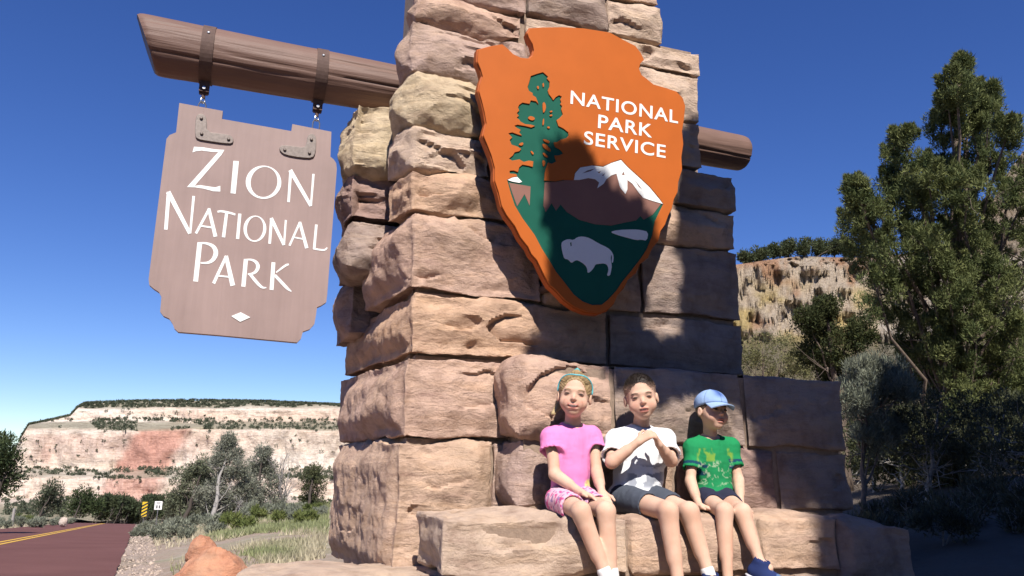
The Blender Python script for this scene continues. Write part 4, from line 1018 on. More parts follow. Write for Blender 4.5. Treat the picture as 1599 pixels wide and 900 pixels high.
# road signs
def marker():
    d = 56; b = ground_pt(226, d); pt = atD(227, 784, d); pb = atD(227, 808, d)
    e = empty('road_marker', b, 'yellow and black striped hazard marker beside the road', 'sign')
    x0, x1 = pt[0]-.17, pt[0]+.17; Y = pt[1]; z1, z0 = pt[2], pb[2]
    mesh_obj('panel', np.array(box8(x0, x1, Y, Y+.03, z0, z1)), [(0, 1, 5, 4), (1, 3, 7, 5), (3, 2, 6, 7), (2, 0, 4, 6), (4, 5, 7, 6), (2, 3, 1, 0)], flat('marker_yellow', (.70, .46, .02), .5), e)
    bk = flat('marker_black', (.02, .02, .02), .5); H = z1-z0
    for k in range(5):
        za = z0+H*(k/4.5-.22); lo = [(x0, za), (x1, za+H*.2), (x1, za+H*.31), (x0, za+H*.11)]
        lo = [(x, min(max(z, z0), z1)) for x, z in lo]
        mesh_obj('stripe', np.array([(x, Y-.006, z) for x, z in lo]+[(x, Y+.002, z) for x, z in lo]), [(0, 1, 2, 3), (0, 4, 5, 1), (1, 5, 6, 2), (2, 6, 7, 3), (3, 7, 4, 0)], bk, e)
    mesh_obj('post', *tube([(pt[0], Y+.05, b[2]-.2), (pt[0], Y+.05, z1-.05)], .03, 6), STEEL, e)
    d = 62; b = ground_pt(248, d); pt = atD(248, 783, d); pb = atD(248, 796, d)
    e = empty('road_sign', b, 'small white rectangular road sign on a post beyond the striped marker', 'sign')
    x0, x1 = pt[0]-.27, pt[0]+.27; Y = pt[1]
    mesh_obj('panel', np.array(box8(x0, x1, Y, Y+.02, pb[2], pt[2])), [(0, 1, 5, 4), (1, 3, 7, 5), (3, 2, 6, 7), (2, 0, 4, 6), (4, 5, 7, 6), (2, 3, 1, 0)], WHITE, e)
    H = pt[2]-pb[2]; gk = flat('sign_grey_print', (.12, .12, .12), .6)
    for fx0, fx1, fz0, fz1 in ((.2, .8, .78, .86), (.25, .75, .64, .71), (.22, .44, .14, .52), (.56, .78, .14, .52)):
        mesh_obj('print', np.array(box8(x0+fx0*.54, x0+fx1*.54, Y-.005, Y+.001, pb[2]+fz0*H, pb[2]+fz1*H)), [(0, 1, 5, 4), (1, 3, 7, 5), (2, 0, 4, 6), (4, 5, 7, 6), (2, 3, 1, 0)], gk, e)
    mesh_obj('post', *tube([(pt[0], Y+.04, b[2]-.2), (pt[0], Y+.04, pt[2]-.05)], .035, 6), STEEL, e)
    for k, (px, d) in enumerate(((40, 60), (6, 52))):
        b = ground_pt(px, d); e = empty('fence_post', b, ('weathered wooden post in the brush left of the road' if k == 0 else 'weathered wooden post near the dark tree at the left edge'), 'post')
        mesh_obj('post', *tube([b-np.array([0, 0, .2]), b+np.array([.02, 0, .7]), b+np.array([.03, 0, 1.25]), b+np.array([.03, 0, 1.3])], [.10, .095, .09, .06], 9), DEADW, e)
marker()

# ------------------------------------------------------------------ trees behind the camera whose shade falls on the right side
def inpoly(x, y, P):
    P = np.asarray(P); n = len(P); c = np.zeros(len(x), bool); j = n-1
    for i in range(n):
        xi, yi = P[i]; xj, yj = P[j]
        c ^= ((yi > y) != (yj > y)) & (x < (xj-xi)*(y-yi)/(yj-yi+1e-9)+xi); j = i
    return c
SHADE = [(866, 268), (880, 260), (893, 274), (905, 256), (914, 282), (936, 308), (952, 326), (980, 346), (1004, 366), (1020, 374), (1012, 400), (1002, 425), (1014, 452), (1040, 490), (1098, 480), (1098, 400), (1094, 330), (1092, 250), (1088, 165), (1100, 110), (1200, 90), (1260, 300), (1350, 560), (1420, 790), (1340, 800), (1200, 790), (1186, 780), (1184, 650), (1060, 636), (990, 640), (972, 610), (915, 550), (866, 540), (862, 475), (878, 428), (884, 388), (868, 350), (876, 310), (860, 270)]
def shade_tree():
    r = np.random.default_rng(5); n = 8500
    x = r.uniform(840, 1440, n); y = r.uniform(80, 800, n); q = np.stack([x*.03, y*.03, x*0], -1); wx, wy = 20*fbm(q, 3, 41), 20*fbm(q+9, 3, 43); ok = inpoly(x+wx, y+wy, SHADE); x, y = x[ok], y[ok]
    pts = np.array([atY(a, b, 3.65) for a, b in zip(x, y)])
    t = r.uniform(3.7, 6.2, len(pts)); C = pts+SUN[None]*t[:, None]
    e = empty('shade_tree', (4.4, -2.2, 0), 'juniper standing behind the viewer that shades the right of the pillar', 'tree')
    tp = bez((4.4, -2.2, -.1), (3.4, -1.2, 8.6), 0, 10, 3, .12); parts = [tube(tp, np.linspace(.22, .04, 10), 9)]
    for q in range(0, len(C), 150):
        p0 = tp[int(np.clip((C[q][2]+.6)/8.7*9, 4, 9))]; parts.append(tube(bez(p0, C[q], -.1, 6, q, .06), np.linspace(.022, .006, 6), 5, False))
    mesh_obj('trunk', *merge(parts), BARK, e, True)
    V, F, c = leaf_mesh(C, np.full(len(C), .05), 40, .065, .055, JUN, 6, .3, tipcol=JTIP, shell=.0)
    mesh_obj('crown', V, F, LEAF, e, attr=c)
shade_tree()
def shade_tree2():
    r = np.random.default_rng(15); n = 3000
    d = r.uniform(3.6, 9.0, n); px = r.uniform(1330, 1900, n)
    l = (px-PW/2)/FPX*d; P = GF[None]*d[:, None]+GR[None]*l[:, None]; P[:, 2] = gz(P[:, 0], P[:, 1])+r.uniform(0, .5, n)
    f = fbm(np.stack([P[:, 0]*1.3, P[:, 1]*1.3, P[:, 0]*0], -1), 3, 8); P = P[f > -.42]
    t = r.uniform(6.8, 9.5, len(P)); C = P+SUN[None]*t[:, None]
    for k, (bx, by, sel) in enumerate(((7.2, -2.6, C[:, 0] < 6.2), (9.6, -1.8, C[:, 0] >= 6.2))):
        Ck = C[sel]
        e = empty('shade_tree', (bx, by, 0), ('middle' if k == 0 else 'farthest')+' juniper of the three behind the viewer that shade the right bank', 'tree')
        tp = bez((bx, by, -.1), (Ck[:, 0].mean(), Ck[:, 1].mean(), Ck[:, 2].max()), 0, 10, 3, .12); parts = [tube(tp, np.linspace(.24, .04, 10), 9)]
        for q in range(0, len(Ck), 30):
            p0 = tp[int(np.clip((Ck[q][2]-1.5)/9*9, 2, 8))]; parts.append(tube(bez(p0, Ck[q], -.1, 6, q, .06), np.linspace(.035, .008, 6), 5, False))
        mesh_obj('trunk', *merge(parts), BARK, e, True)
        V, F, c = leaf_mesh(Ck, np.full(len(Ck), .20), 44, .15, .12, JUN, 6+k, .3, tipcol=JTIP, shell=.0)
        mesh_obj('crown', V, F, LEAF, e, attr=c)
shade_tree2()

# unseen junipers added behind the viewer to block sky light on the stonework
def belt():
    r = np.random.default_rng(91)
    lob = [((r.uniform(-1, 1)*(1.9-.22*h), r.uniform(-1, 1)*(1.9-.22*h), .9+h), r.uniform(.55, .9)) for h in np.linspace(0, 5.6, 26)]
    first = plant('juniper_tree', 'added sky-blocking juniper in the belt behind the viewer, first from the left', 'tree', (0, 0, 0), [(np.array(c), rr) for c, rr in lob], .18, JUN, JTIP, 'added sky-blocking junipers behind the viewer', 301, .3, 9, 60, .16, .09)
    kids_ = list(first.children)
    spots = [(-9.5, -5.5), (-6.6, -8.2), (-3.6, -6.4), (-.6, -8.4), (2.2, -6.8), (5.2, -6.6), (8.3, -5.4), (10.8, -3.4), (12.4, -.6), (-12, -2.5), (13.4, 2.2)]
    for k, (x, y) in enumerate(spots):
        if k == 0: o = first
        else:
            o = first.copy(); COL.objects.link(o); o['label'] = 'added sky-blocking juniper in the belt behind the viewer, %s of the belt' % ORD[k]
            for ch in kids_:
                c = ch.copy(); COL.objects.link(c); c.parent = o
        o.location = (x, y, float(gz(x, y))-.1); o.rotation_euler = (0, 0, k*1.3); o.scale = (1.0, 1.0, r.uniform(.85, 1.15))
belt()

# ------------------------------------------------------------------ people: signed-distance bodies meshed with surface nets
def cone(a, b, ra, rb, k=.02, op='u'): return dict(t='c', a=np.asarray(a, float), b=np.asarray(b, float), ra=ra, rb=rb, k=k, op=op)
def elp(c, r, R=None, k=.02, op='u'): return dict(t='e', a=np.asarray(c, float), r=np.asarray(r, float), R=np.eye(3) if R is None else R, k=k, op=op)
def half(p, n, k=.004): return dict(t='h', a=np.asarray(p, float), n=np.asarray(n, float)/np.linalg.norm(n), k=k, op='h')
def p_box(p):
    if p['t'] == 'c':
        m = max(p['ra'], p['rb']); return np.minimum(p['a'], p['b'])-m, np.maximum(p['a'], p['b'])+m
    m = p['r'].max(); return p['a']-m, p['a']+m
def p_eval(p, Q):
    if p['t'] == 'c':
        ba = p['b']-p['a']; t = np.clip(((Q-p['a'])@ba)/(ba@ba+1e-12), 0, 1)
        return np.linalg.norm(Q-p['a']-t[..., None]*ba, axis=-1)-(p['ra']+(p['rb']-p['ra'])*t)
    if p['t'] == 'h': return (Q-p['a'])@p['n']
    q = (Q-p['a'])@p['R']; k0 = np.linalg.norm(q/p['r'], axis=-1); k1 = np.linalg.norm(q/p['r']**2, axis=-1)
    return k0*(k0-1)/(k1+1e-9)
def sdf_mesh(prims, h):
    B = [p_box(p) for p in prims if p['op'] == 'u']
    lo = np.min([b[0] for b in B], 0)-.02; hi = np.max([b[1] for b in B], 0)+.02
    n = np.ceil((hi-lo)/h).astype(int)+1
    D = np.full(n, .05, np.float32); ax = [lo[i]+h*np.arange(n[i]) for i in range(3)]
    for p in prims:
        if p['t'] == 'h': b0, b1 = lo, hi
        else: b0, b1 = p_box(p)
        m = p['k']+3*h if p['op'] != 'h' else 0
        s = [slice(max(0, int((b0[i]-m-lo[i])/h)), min(n[i], int((b1[i]+m-lo[i])/h)+2)) for i in range(3)]
        if any(x.start >= x.stop for x in s): continue
        Q = np.stack(np.meshgrid(*[ax[i][s[i]] for i in range(3)], indexing='ij'), -1)
        d = p_eval(p, Q).astype(np.float32); k = max(p['k'], 1e-4); A = D[s[0], s[1], s[2]]
        if p['op'] == 'u':
            hh = np.clip(.5+.5*(A-d)/k, 0, 1); D[s[0], s[1], s[2]] = A*(1-hh)+d*hh-k*hh*(1-hh)
        else:
            if p['op'] == 's': d = -d
            hh = np.clip(.5-.5*(A-d)/k, 0, 1); D[s[0], s[1], s[2]] = A*(1-hh)+d*hh+k*hh*(1-hh)
    return nets(D, lo, h)
def nets(D, lo, h):
    S = D < 0
    sh = np.array(D.shape)-1
    cnt = np.zeros(sh, np.int8)
    for dx in (0, 1):
        for dy in (0, 1):
            for dz in (0, 1): cnt += S[dx:dx+sh[0], dy:dy+sh[1], dz:dz+sh[2]]
    act = (cnt > 0) & (cnt < 8); I = np.argwhere(act)
    idx = np.full(sh, -1, np.int32); idx[act] = np.arange(len(I))
    acc = np.zeros((len(I), 3)); wn = np.zeros(len(I))
    corners = [(a, b, c) for a in (0, 1) for b in (0, 1) for c in (0, 1)]
    for a in corners:
        for axn in range(3):
            if a[axn]: continue
            b = list(a); b[axn] = 1
            va = D[I[:, 0]+a[0], I[:, 1]+a[1], I[:, 2]+a[2]]; vb = D[I[:, 0]+b[0], I[:, 1]+b[1], I[:, 2]+b[2]]
            c = (va < 0) != (vb < 0); t = np.where(c, va/np.where(c, va-vb, 1), 0)
            p = np.tile(np.array(a, float), (len(I), 1)); p[:, axn] += t
            acc[c] += p[c]; wn += c
    V = lo+(I+acc/wn[:, None])*h
    F = []
    for axn in range(3):
        o1, o2 = [(1, 2), (2, 0), (0, 1)][axn]
        s0 = [slice(None)]*3; s1 = [slice(None)]*3; s0[axn] = slice(0, -1); s1[axn] = slice(1, None)
        a = S[tuple(s0)]; b = S[tuple(s1)]
        E_ = np.argwhere(a != b); E_ = E_[(E_[:, o1] > 0) & (E_[:, o2] > 0) & (E_[:, o1] < D.shape[o1]-1) & (E_[:, o2] < D.shape[o2]-1)]
        if not len(E_): continue
        fl = a[tuple(E_.T)]
        q = []
        for (u, v) in ((1, 1), (0, 1), (0, 0), (1, 0)):
            e = E_.copy(); e[:, o1] -= u; e[:, o2] -= v; q.append(idx[tuple(e.T)])
        q = np.stack(q, -1); q[~fl] = q[~fl][:, ::-1]; F.append(q)
    return V, np.vstack(F).astype(np.int64)
def vnormals(V, F):
    n = np.cross(V[F[:, 2]]-V[F[:, 0]], V[F[:, 3]]-V[F[:, 1]]); N_ = np.zeros_like(V)
    for k in range(4): np.add.at(N_, F[:, k], n)
    return N_/(np.linalg.norm(N_, axis=1)[:, None]+1e-12)
def projpx(V):
    v = V-CAM; z = v@FW; return PW/2+FPX*(v@RT)/z, PH/2-FPX*(v@UP)/z
def cat(*ms):
    V = []; F = []; o = 0
    for v, f in ms: V.append(v); F.append(f+o); o += len(v)
    return np.vstack(V), np.vstack(F)
def frame(fwd, tilt=0.0):
    f = np.asarray(fwd, float); f /= np.linalg.norm(f); s = np.cross(f, [0, 0, 1.0]); s /= np.linalg.norm(s); u = np.cross(s, f)
    s, u = s*math.cos(tilt)+u*math.sin(tilt), u*math.cos(tilt)-s*math.sin(tilt)
    return np.stack([s, f, u], 1)                      # columns: side, forward, up
def hand(W, d, nrm, sc, curl, thumb, spread=.0, tc=.5):
    d = np.asarray(d, float); d /= np.linalg.norm(d); nrm = np.asarray(nrm, float); nrm = nrm-d*(nrm@d); nrm /= np.linalg.norm(nrm); s = np.cross(d, nrm)*thumb
    W = np.asarray(W, float); P = []; r = .0072*sc
    for t in (-1.4, -.5, .5, 1.4): P.append(cone(W+s*t*.006*sc, W+d*.060*sc+s*t*.0125*sc, .011*sc, .0095*sc, .012))
    for i, (t, L) in enumerate(zip((1.5, .5, -.5, -1.5), (.054, .060, .056, .044))):
        p = W+d*.060*sc+s*t*.0128*sc; dv = d+s*t*spread; dv /= np.linalg.norm(dv); a = 0
        for q, f in enumerate((.42, .32, .26)):
            a += curl*(1 if q else .8)
            v = dv*math.cos(a)+nrm*math.sin(a); e = p+v*L*f*sc; P.append(cone(p, e, r*(1-.08*q), r*(1-.08*(q+1)), .0035)); p = e
    p = W+d*.014*sc+s*.013*sc; v = d*.55+s*.75+nrm*.25*tc; v /= np.linalg.norm(v); e = p+v*.034*sc
    P.append(cone(p, e, .0115*sc, .009*sc, .010)); v2 = d*.9+s*.25+nrm*.35*tc; v2 /= np.linalg.norm(v2)
    P.append(cone(e, e+v2*.026*sc, .0085*sc, .0068*sc, .004)); return P
def head_prims(c, R, s, neck, smile=0, mouth=0):
    g = lambda x, y, z: c+R@(np.array([x, y, z])*s)
    E_ = lambda p, r, k=.02, op='u': elp(g(*p), np.array(r)*s, R, k*s, op)
    P = [E_((0, -.014, .028), (.069, .086, .077)), E_((0, .020, -.028), (.057, .058, .062), .03), E_((0, .046, -.075), (.020, .017, .016), .03)]
    for q in (-1, 1):
        P += [E_((q*.034, .045, -.036), (.026, .025, .024), .02)]
    P += [E_((0, .066, .020), (.042, .010, .008), .014)]
    for q in (-1, 1):
        P += [E_((q*.030, .088, .003), (.017, .013, .009), .010, 's'), E_((q*.030, .064, .002), (.013, .0125, .010), .003)]
    P += [cone(g(0, .070, .004), g(0, .086, -.020), .0055*s, .0088*s, .010*s)]
    for q in (-1, 1): P += [E_((q*.008, .079, -.023), (.006, .006, .005), .006)]
    wd = .026 if smile else .020
    P += [E_((0, .073, -.0475), (wd, .009, .005), .006), E_((0, .071, -.0615), (wd*.85, .009, .0055), .006), E_((0, .090, -.0545), (wd*.8, .016, .0035+.0015*mouth), .003, 's')]
    for q in (-1, 1):
        P += [E_((q*.073, -.008, -.008), (.008, .015, .024), .008), E_((q*.081, .000, -.006), (.005, .008, .014), .005, 's')]
    P += [cone(g(0, -.020, -.055), neck, .034*s, .038*s, .022*s)]
    return P
SK = np.array([.65, .41, .30])
def head_color(V, c, R, s, hair, brow, smile, mouth):
    q = ((V-c)@R)/s; x, y, z = q.T; col = np.tile(SK, (len(V), 1))
    col *= (1+.05*fbm(V*60, 3, 3))[:, None]
    def mx(cc, w_): col[:] = col*(1-w_[:, None])+np.asarray(cc)*w_[:, None]
    ax_ = np.abs(x); fr = sstep(.03, .05, y)
    mx((.62, .27, .20), .45*np.exp(-((ax_-.036)**2+(z+.032)**2)/.018**2)*fr)
    mx((.60, .26, .20), .35*np.exp(-(ax_**2+(z+.020)**2)/.010**2)*fr)
    wd = .027 if smile else .021; cv = (.32*(ax_**2)/.02 if smile else -.10*(ax_**2)/.02); zz = z+.0545-cv
    lip = sstep(1.15, .85, np.sqrt((x/wd)**2+(zz/.0130)**2))*fr
    mx((.47, .16, .13), lip*.75)
    op = sstep(1.2, .85, np.sqrt((x/(wd*.86))**2+(zz/(.0068 if smile else .0055 if mouth else .0026))**2))*fr
    mx((.16, .045, .04), op*.95)
    if smile or mouth: mx((.70, .65, .58), sstep(1.2, .8, np.sqrt((x/(wd*.62))**2+((zz-.0022)/(.0036 if smile else .0018))**2))*fr*.95)
    if smile: mx((.42, .19, .14), .5*np.exp(-((np.hypot((ax_-.012)/.030, (z+.040)/.030)-1)/.10)**2)*(ax_ > .022)*(z < -.025)*(z > -.07)*fr)
    mx(brow, .85*sstep(1.2, .7, np.sqrt(((ax_-.031)/.017)**2+((z-.0205+.12*(ax_-.03)**2/.01)/.0042)**2))*fr)
    mx((.30, .16, .12), .5*sstep(1.3, .6, np.sqrt(((ax_-.030)/.019)**2+((z-.004)/.012)**2))*fr)
    mx((.45, .36, .32), .35*sstep(1.2, .8, np.sqrt(((ax_-.030)/.0125)**2+((z-.0015)/.0042)**2))*fr)
    mx((.035, .022, .018), .95*sstep(1.2, .8, np.sqrt(((ax_-.030)/.0098)**2+((z-.0012)/.0036)**2))*fr)
    mx((.06, .035, .028), .9*sstep(1.2, .7, np.sqrt(((ax_-.030)/.0145)**2+((z-.0058+.25*(ax_-.03)**2/.01)/.0020)**2))*fr)
    return np.clip(col, 0, 1)
def body_color(V, seed):
    f = fbm(V*14+seed, 4, 3)[:, None]; c = np.tile(SK, (len(V), 1))*(1+.06*fbm(V*55, 3, 8)[:, None])*(1+f*np.array([.10, .20, .24]))
    return np.clip(c, 0, 1)
def wrinkle(V, F, amp, f, seed, dirn=(1, 1, 1)):
    n = vnormals(V, F); q = V*np.asarray(dirn)*f
    w_ = fbm(q, 3, seed); rid = 1-np.abs(fbm(q*1.3+5, 3, seed+3))*2.4
    return V+n*(amp*(w_*.7+rid*.6))[:, None]
def pp(x, y, Y): return atY(x, y, Y)

def kid(J, label, look, tilt, s, gaze_up, shirt, shorts, shoes, hairfn, smile=0, mouth=0, hands=None, brow=(.18, .11, .06), sleeve=.5, slim=1.0, sl_r=(.050, .060), seed=0):
    e = empty('person', pp(*J['pelvis'])-np.array([0, 0, .06]), label, 'person')
    g = {k: pp(*v) for k, v in J.items()}
    f = np.array([look[0], look[1], gaze_up]); R = frame(f, tilt); hc = g['head']
    # torso frame
    lat = g['shR']-g['shL']; lat /= np.linalg.norm(lat); upv = g['neck']-g['pelvis']; upv /= np.linalg.norm(upv); fw = np.cross(upv, lat); fw /= np.linalg.norm(fw); lat = np.cross(fw, upv); RB = np.stack([lat, fw, upv], 1)
    sw = np.linalg.norm(g['shR']-g['shL'])/2
    m = slim
    torso = lambda inf, kk: [elp(g['chest'], (sw*.86+inf, .064*m+inf, .105+inf), RB, kk), elp(g['belly'], (sw*.80*m+inf, .068*m+inf, .10+inf), RB, kk), elp(g['pelvis'], (sw*.92*m+inf, .078*m+inf, .068+inf), RB, kk), cone(g['shL'], g['shR'], .032+inf, .032+inf, kk), cone(g['chest'], g['neck'], .05+inf, .036+inf*.4, kk)]
    # --- body (one mesh): torso and legs, arms and hands, head
    P = torso(0, .05)
    for q in 'LR':
        hp, kn, an = g['hip'+q], g['kn'+q], g['an'+q]
        P += [cone(hp, kn, .057*m, .039*m, .03), elp(kn+np.array([0, -.006, .003]), (.035*m, .036*m, .037*m), None, .02)]
        cf = kn+(an-kn)*.32+np.array([0, .012, 0]); P += [cone(kn, an, .036*m, .0235*m, .02), cone(kn+(an-kn)*.12+np.array([0, .006, 0]), kn+(an-kn)*.6+np.array([0, .008, 0]), .037*m, .028*m, .02)]
        P += [cone(an, an+(g['to'+q]-an)*.3, .026, .022, .015)]
    mb = sdf_mesh(P, .0062)
    P = []
    for q in 'LR':
        sh, el, wr = g['sh'+q], g['el'+q], g['wr'+q]
        P += [cone(sh, el, .034*m, .0265*m, .015), cone(el, wr, .0265*m, .0175*m, .015), cone(el+(wr-el)*.1, el+(wr-el)*.55, .027*m, .0225*m, .015)]
        if hands.get(q): P += hands[q](g)
    ma = sdf_mesh(P, .0034)
    mh = sdf_mesh(head_prims(hc, R, s, g['neck']-upv*.02, smile, mouth), .0029)
    V, F = cat(mb, ma, mh)
    col = np.vstack([body_color(mb[0], 1), body_color(ma[0], 2), head_color(mh[0], hc, R, s, None, brow, smile, mouth)])
    mesh_obj('body', V, F, SKIN, e, True, col)
    # --- shirt
    P = []
    for q in 'LR':
        sh, el = g['sh'+q], g['el'+q]; en = sh+(el-sh)*sleeve
        P += [cone(sh+(g['chest']-sh)*.12, en, sl_r[0]*m, sl_r[1]*m, .03)]
    for q in 'LR':
        sh, el = g['sh'+q], g['el'+q]; en = sh+(el-sh)*sleeve; dv = (el-sh)/np.linalg.norm(el-sh)
        P += [cone(en+dv*.045, en+dv*.16, .075, .075, .003, 's'), cone(en-dv*.025, en+dv*.08, (sl_r[1]-.013)*m, (sl_r[1]-.010)*m, .004, 's')]
        P += [cone(en+dv*(sl_r[1]*m+.004), en+dv*.10, sl_r[1]*m*1.2, sl_r[1]*m*1.2, .002, 's')]
    P += torso(.0125, .035)
    nk = g['neck']; P += [elp(nk+upv*.036-fw*.0+(-fw if fw[1] > 0 else fw)*.012, (.052, .050, .046), RB, .008, 's'), cone(nk-upv*.02, nk+upv*.10, .0400*s, .039*s, .004, 's')]
    P += [half(g['pelvis']-upv*.055, -upv, .01)]
    V, F = sdf_mesh(P, .005); V = wrinkle(V, F, .0050, 11, seed+3, (1.5, 1.5, .45)); V = wrinkle(V, F, .0016, 26, seed+9, (.5, .5, 1.4))
    mesh_obj('shirt', V, F, CLOTH, e, True, shirt(V, g))
    # --- shorts
    P = [elp(g['pelvis']-upv*.004, (sw*.92*m+.012, .088*m, .072), RB, .03)]
    for q in 'LR': P += [cone(g['hip'+q], g['hip'+q]+(g['kn'+q]-g['hip'+q])*shorts[1], .066*m, .058*m, .025)]
    for q in 'LR':
        dv = g['kn'+q]-g['hip'+q]; en = g['hip'+q]+dv*shorts[1]; dv = dv/np.linalg.norm(dv)
        P += [cone(en+dv*.060, en+dv*.14, .066, .066, .003, 's'), cone(en-dv*.01, en+dv*.09, .0475*m, .047*m, .004, 's')]
    V, F = sdf_mesh(P, .005); V = wrinkle(V, F, .004, 16, seed+13); mesh_obj('shorts', V, F, CLOTH, e, True, shorts[0](V, g))
    # --- socks and shoes
    for q in 'LR':
        an, to, kn = g['an'+q], g['to'+q], g['kn'+q]; ax = (kn-an)/np.linalg.norm(kn-an)
        if shoes[1] is not None:
            V, F = sdf_mesh([cone(an-ax*.01, an+ax*shoes[2], .029, .0285, .01)], .004); mesh_obj('sock', V, F, CLOTH, e, True, np.tile(shoes[1], (len(V), 1)))
        d = to-an; d /= np.linalg.norm(d); sd_ = np.cross(d, [0, 0, 1.0]); sd_ /= np.linalg.norm(sd_); u = np.cross(sd_, d); RS = np.stack([sd_, d, u], 1)
        heel = an-u*.032-d*.012
        P = [elp(heel, (.032, .036, .034), RS, .02), elp(heel+d*.055, (.034, .055, .030), RS, .02), elp(heel+d*.105-u*.004, (.037, .042, .025), RS, .02), cone(an+u*.012, heel+d*.03, .036, .034, .02), cone(an, an+u*.08, .0295, .0295, .004, 's'), half(heel-u*.024, -u, .004)]
        V, F = sdf_mesh(P, .0045); so_ = mesh_obj('shoe', V, F, CLOTH, e, True, shoes[0](V, heel, RS))
        P = [elp(heel-u*.026+d*.0, (.036, .040, .010), RS, .01), elp(heel-u*.026+d*.055, (.037, .06, .010), RS, .01), elp(heel-u*.026+d*.105, (.041, .047, .010), RS, .01)]
        V, F = sdf_mesh(P, .006); mesh_obj('sole', V, F, PAINTED, so_, True, np.tile(shoes[3], (len(V), 1)))
        lp = []
        for k in range(4):
            b = heel+d*(.045+.018*k)+u*(.034-.005*k); lp.append(tube([b-sd_*.02-u*.008, b-sd_*.008, b+sd_*.008, b+sd_*.02-u*.008], .0028, 5, False))
        v, ff = merge(lp); mesh_obj('laces', v, ff, WHITE, so_, True)
    hairfn(e, hc, R, s)
    return e, g

# --- hair and hats
def hair_cut(hc, R, s, front=.066, low=-.02):
    g = lambda x, y, z: hc+R@(np.array([x, y, z])*s)
    return [elp(g(0, .086, -.026), np.array([.067, .068, .098])*s, R, .012*s, 's'), half(g(0, -.02, low), R@np.array([0, .55, -1.0]), .02)]
def hair_girl(e, hc, R, s):
    g = lambda x, y, z: hc+R@(np.array([x, y, z])*s)
    P = [elp(g(0, -.016, .031), np.array([.0755, .091, .082])*s, R), elp(g(0, -.07, .0), np.array([.05, .04, .05])*s, R, .03)]+hair_cut(hc, R, s, low=-.045)
    P += [cone(g(0, -.005, .105), g(0, -.035, .118), .016*s, .012*s, .02)]
    P += [cone(g(.0, -.10, .01), g(.062, -.085, -.03), .024*s, .022*s, .02), cone(g(.062, -.085, -.03), g(.090, -.05, -.085), .021*s, .009*s, .015)]
    V, F = sdf_mesh(P, .003); n = vnormals(V, F); q = ((V-hc)@R)/s
    an = np.arctan2(q[:, 0], q[:, 2]+.03); V = V+n*(.0010*np.sin(an*50+9*fbm(V*22, 2, 4))+.002*fbm(V*50, 2, 2))[:, None]
    t = .5+.5*fbm(np.stack([an*9, q[:, 1]*7, q[:, 2]*3], -1), 3, 6); w_ = sstep(-.03, -.07, q[:, 2])[:, None]*.6
    c = np.array([.24, .15, .075])*(1-t[:, None])+np.array([.44, .31, .16])*t[:, None]; c = c*(1-w_)+np.array([.55, .42, .22])*w_
    mesh_obj('hair', V, F, HAIRM, e, True, c)
    r = np.random.default_rng(3); tubes = []
    for _ in range(420):
        a0 = r.uniform(-1.15, 1.15); ph = np.linspace(r.uniform(.30, .55), 2.2, 9)      # from the hairline over the crown to the tie at the back
        el = np.stack([.0765*np.sin(a0)*np.sin(ph*.9+.45), .082*np.cos(ph+.15)-.016, .031+.0835*np.cos(a0)*np.sin(ph*.85+.35)], -1)
        el = el/np.sqrt(((el-[0, -.016, .031])**2/np.array([.0755, .091, .082])**2).sum(1))[:, None]**.0
        v_ = el-np.array([0, -.016, .031]); v_ = v_/np.sqrt((v_**2/np.array([.0768, .0925, .0835])**2).sum(1))[:, None]
        w3 = v_+np.array([0, -.016, .031])+r.normal(size=3)*.0006
        tubes.append(tube((hc+(R@(w3*s).T).T), .0008, 3, False))
    v, f = merge(tubes); cc = np.repeat(np.clip(np.array([.36, .25, .13])*r.uniform(.55, 1.5, 420)[:, None], 0, 1), 27, 0)
    mesh_obj('hair_strands', v, f, HAIRM, e, True, cc)
    pts = []
    for a in np.linspace(-.2, math.pi+.2, 30):
        v_ = np.array([.0755*math.cos(a), .078-.075*abs(math.cos(a))**1.5, .068*math.sin(a)]); v_ = v_/math.sqrt((v_[0]/.0785)**2+(v_[1]/.094)**2+(v_[2]/.0850)**2)
        pts.append(g(v_[0], v_[1]-.016, v_[2]+.031))
    v, f = tube(pts, .0038, 6); mesh_obj('headband', v, f, flat('teal_band', (.12, .50, .58), .6), e, True)
    v, f = tube([g(-.012, -.012, .117), g(0, -.008, .123), g(.012, -.012, .117)], [.006, .009, .006], 7); mesh_obj('hair_tie', v, f, flat('teal_tie', (.10, .45, .46), .8), e, True)
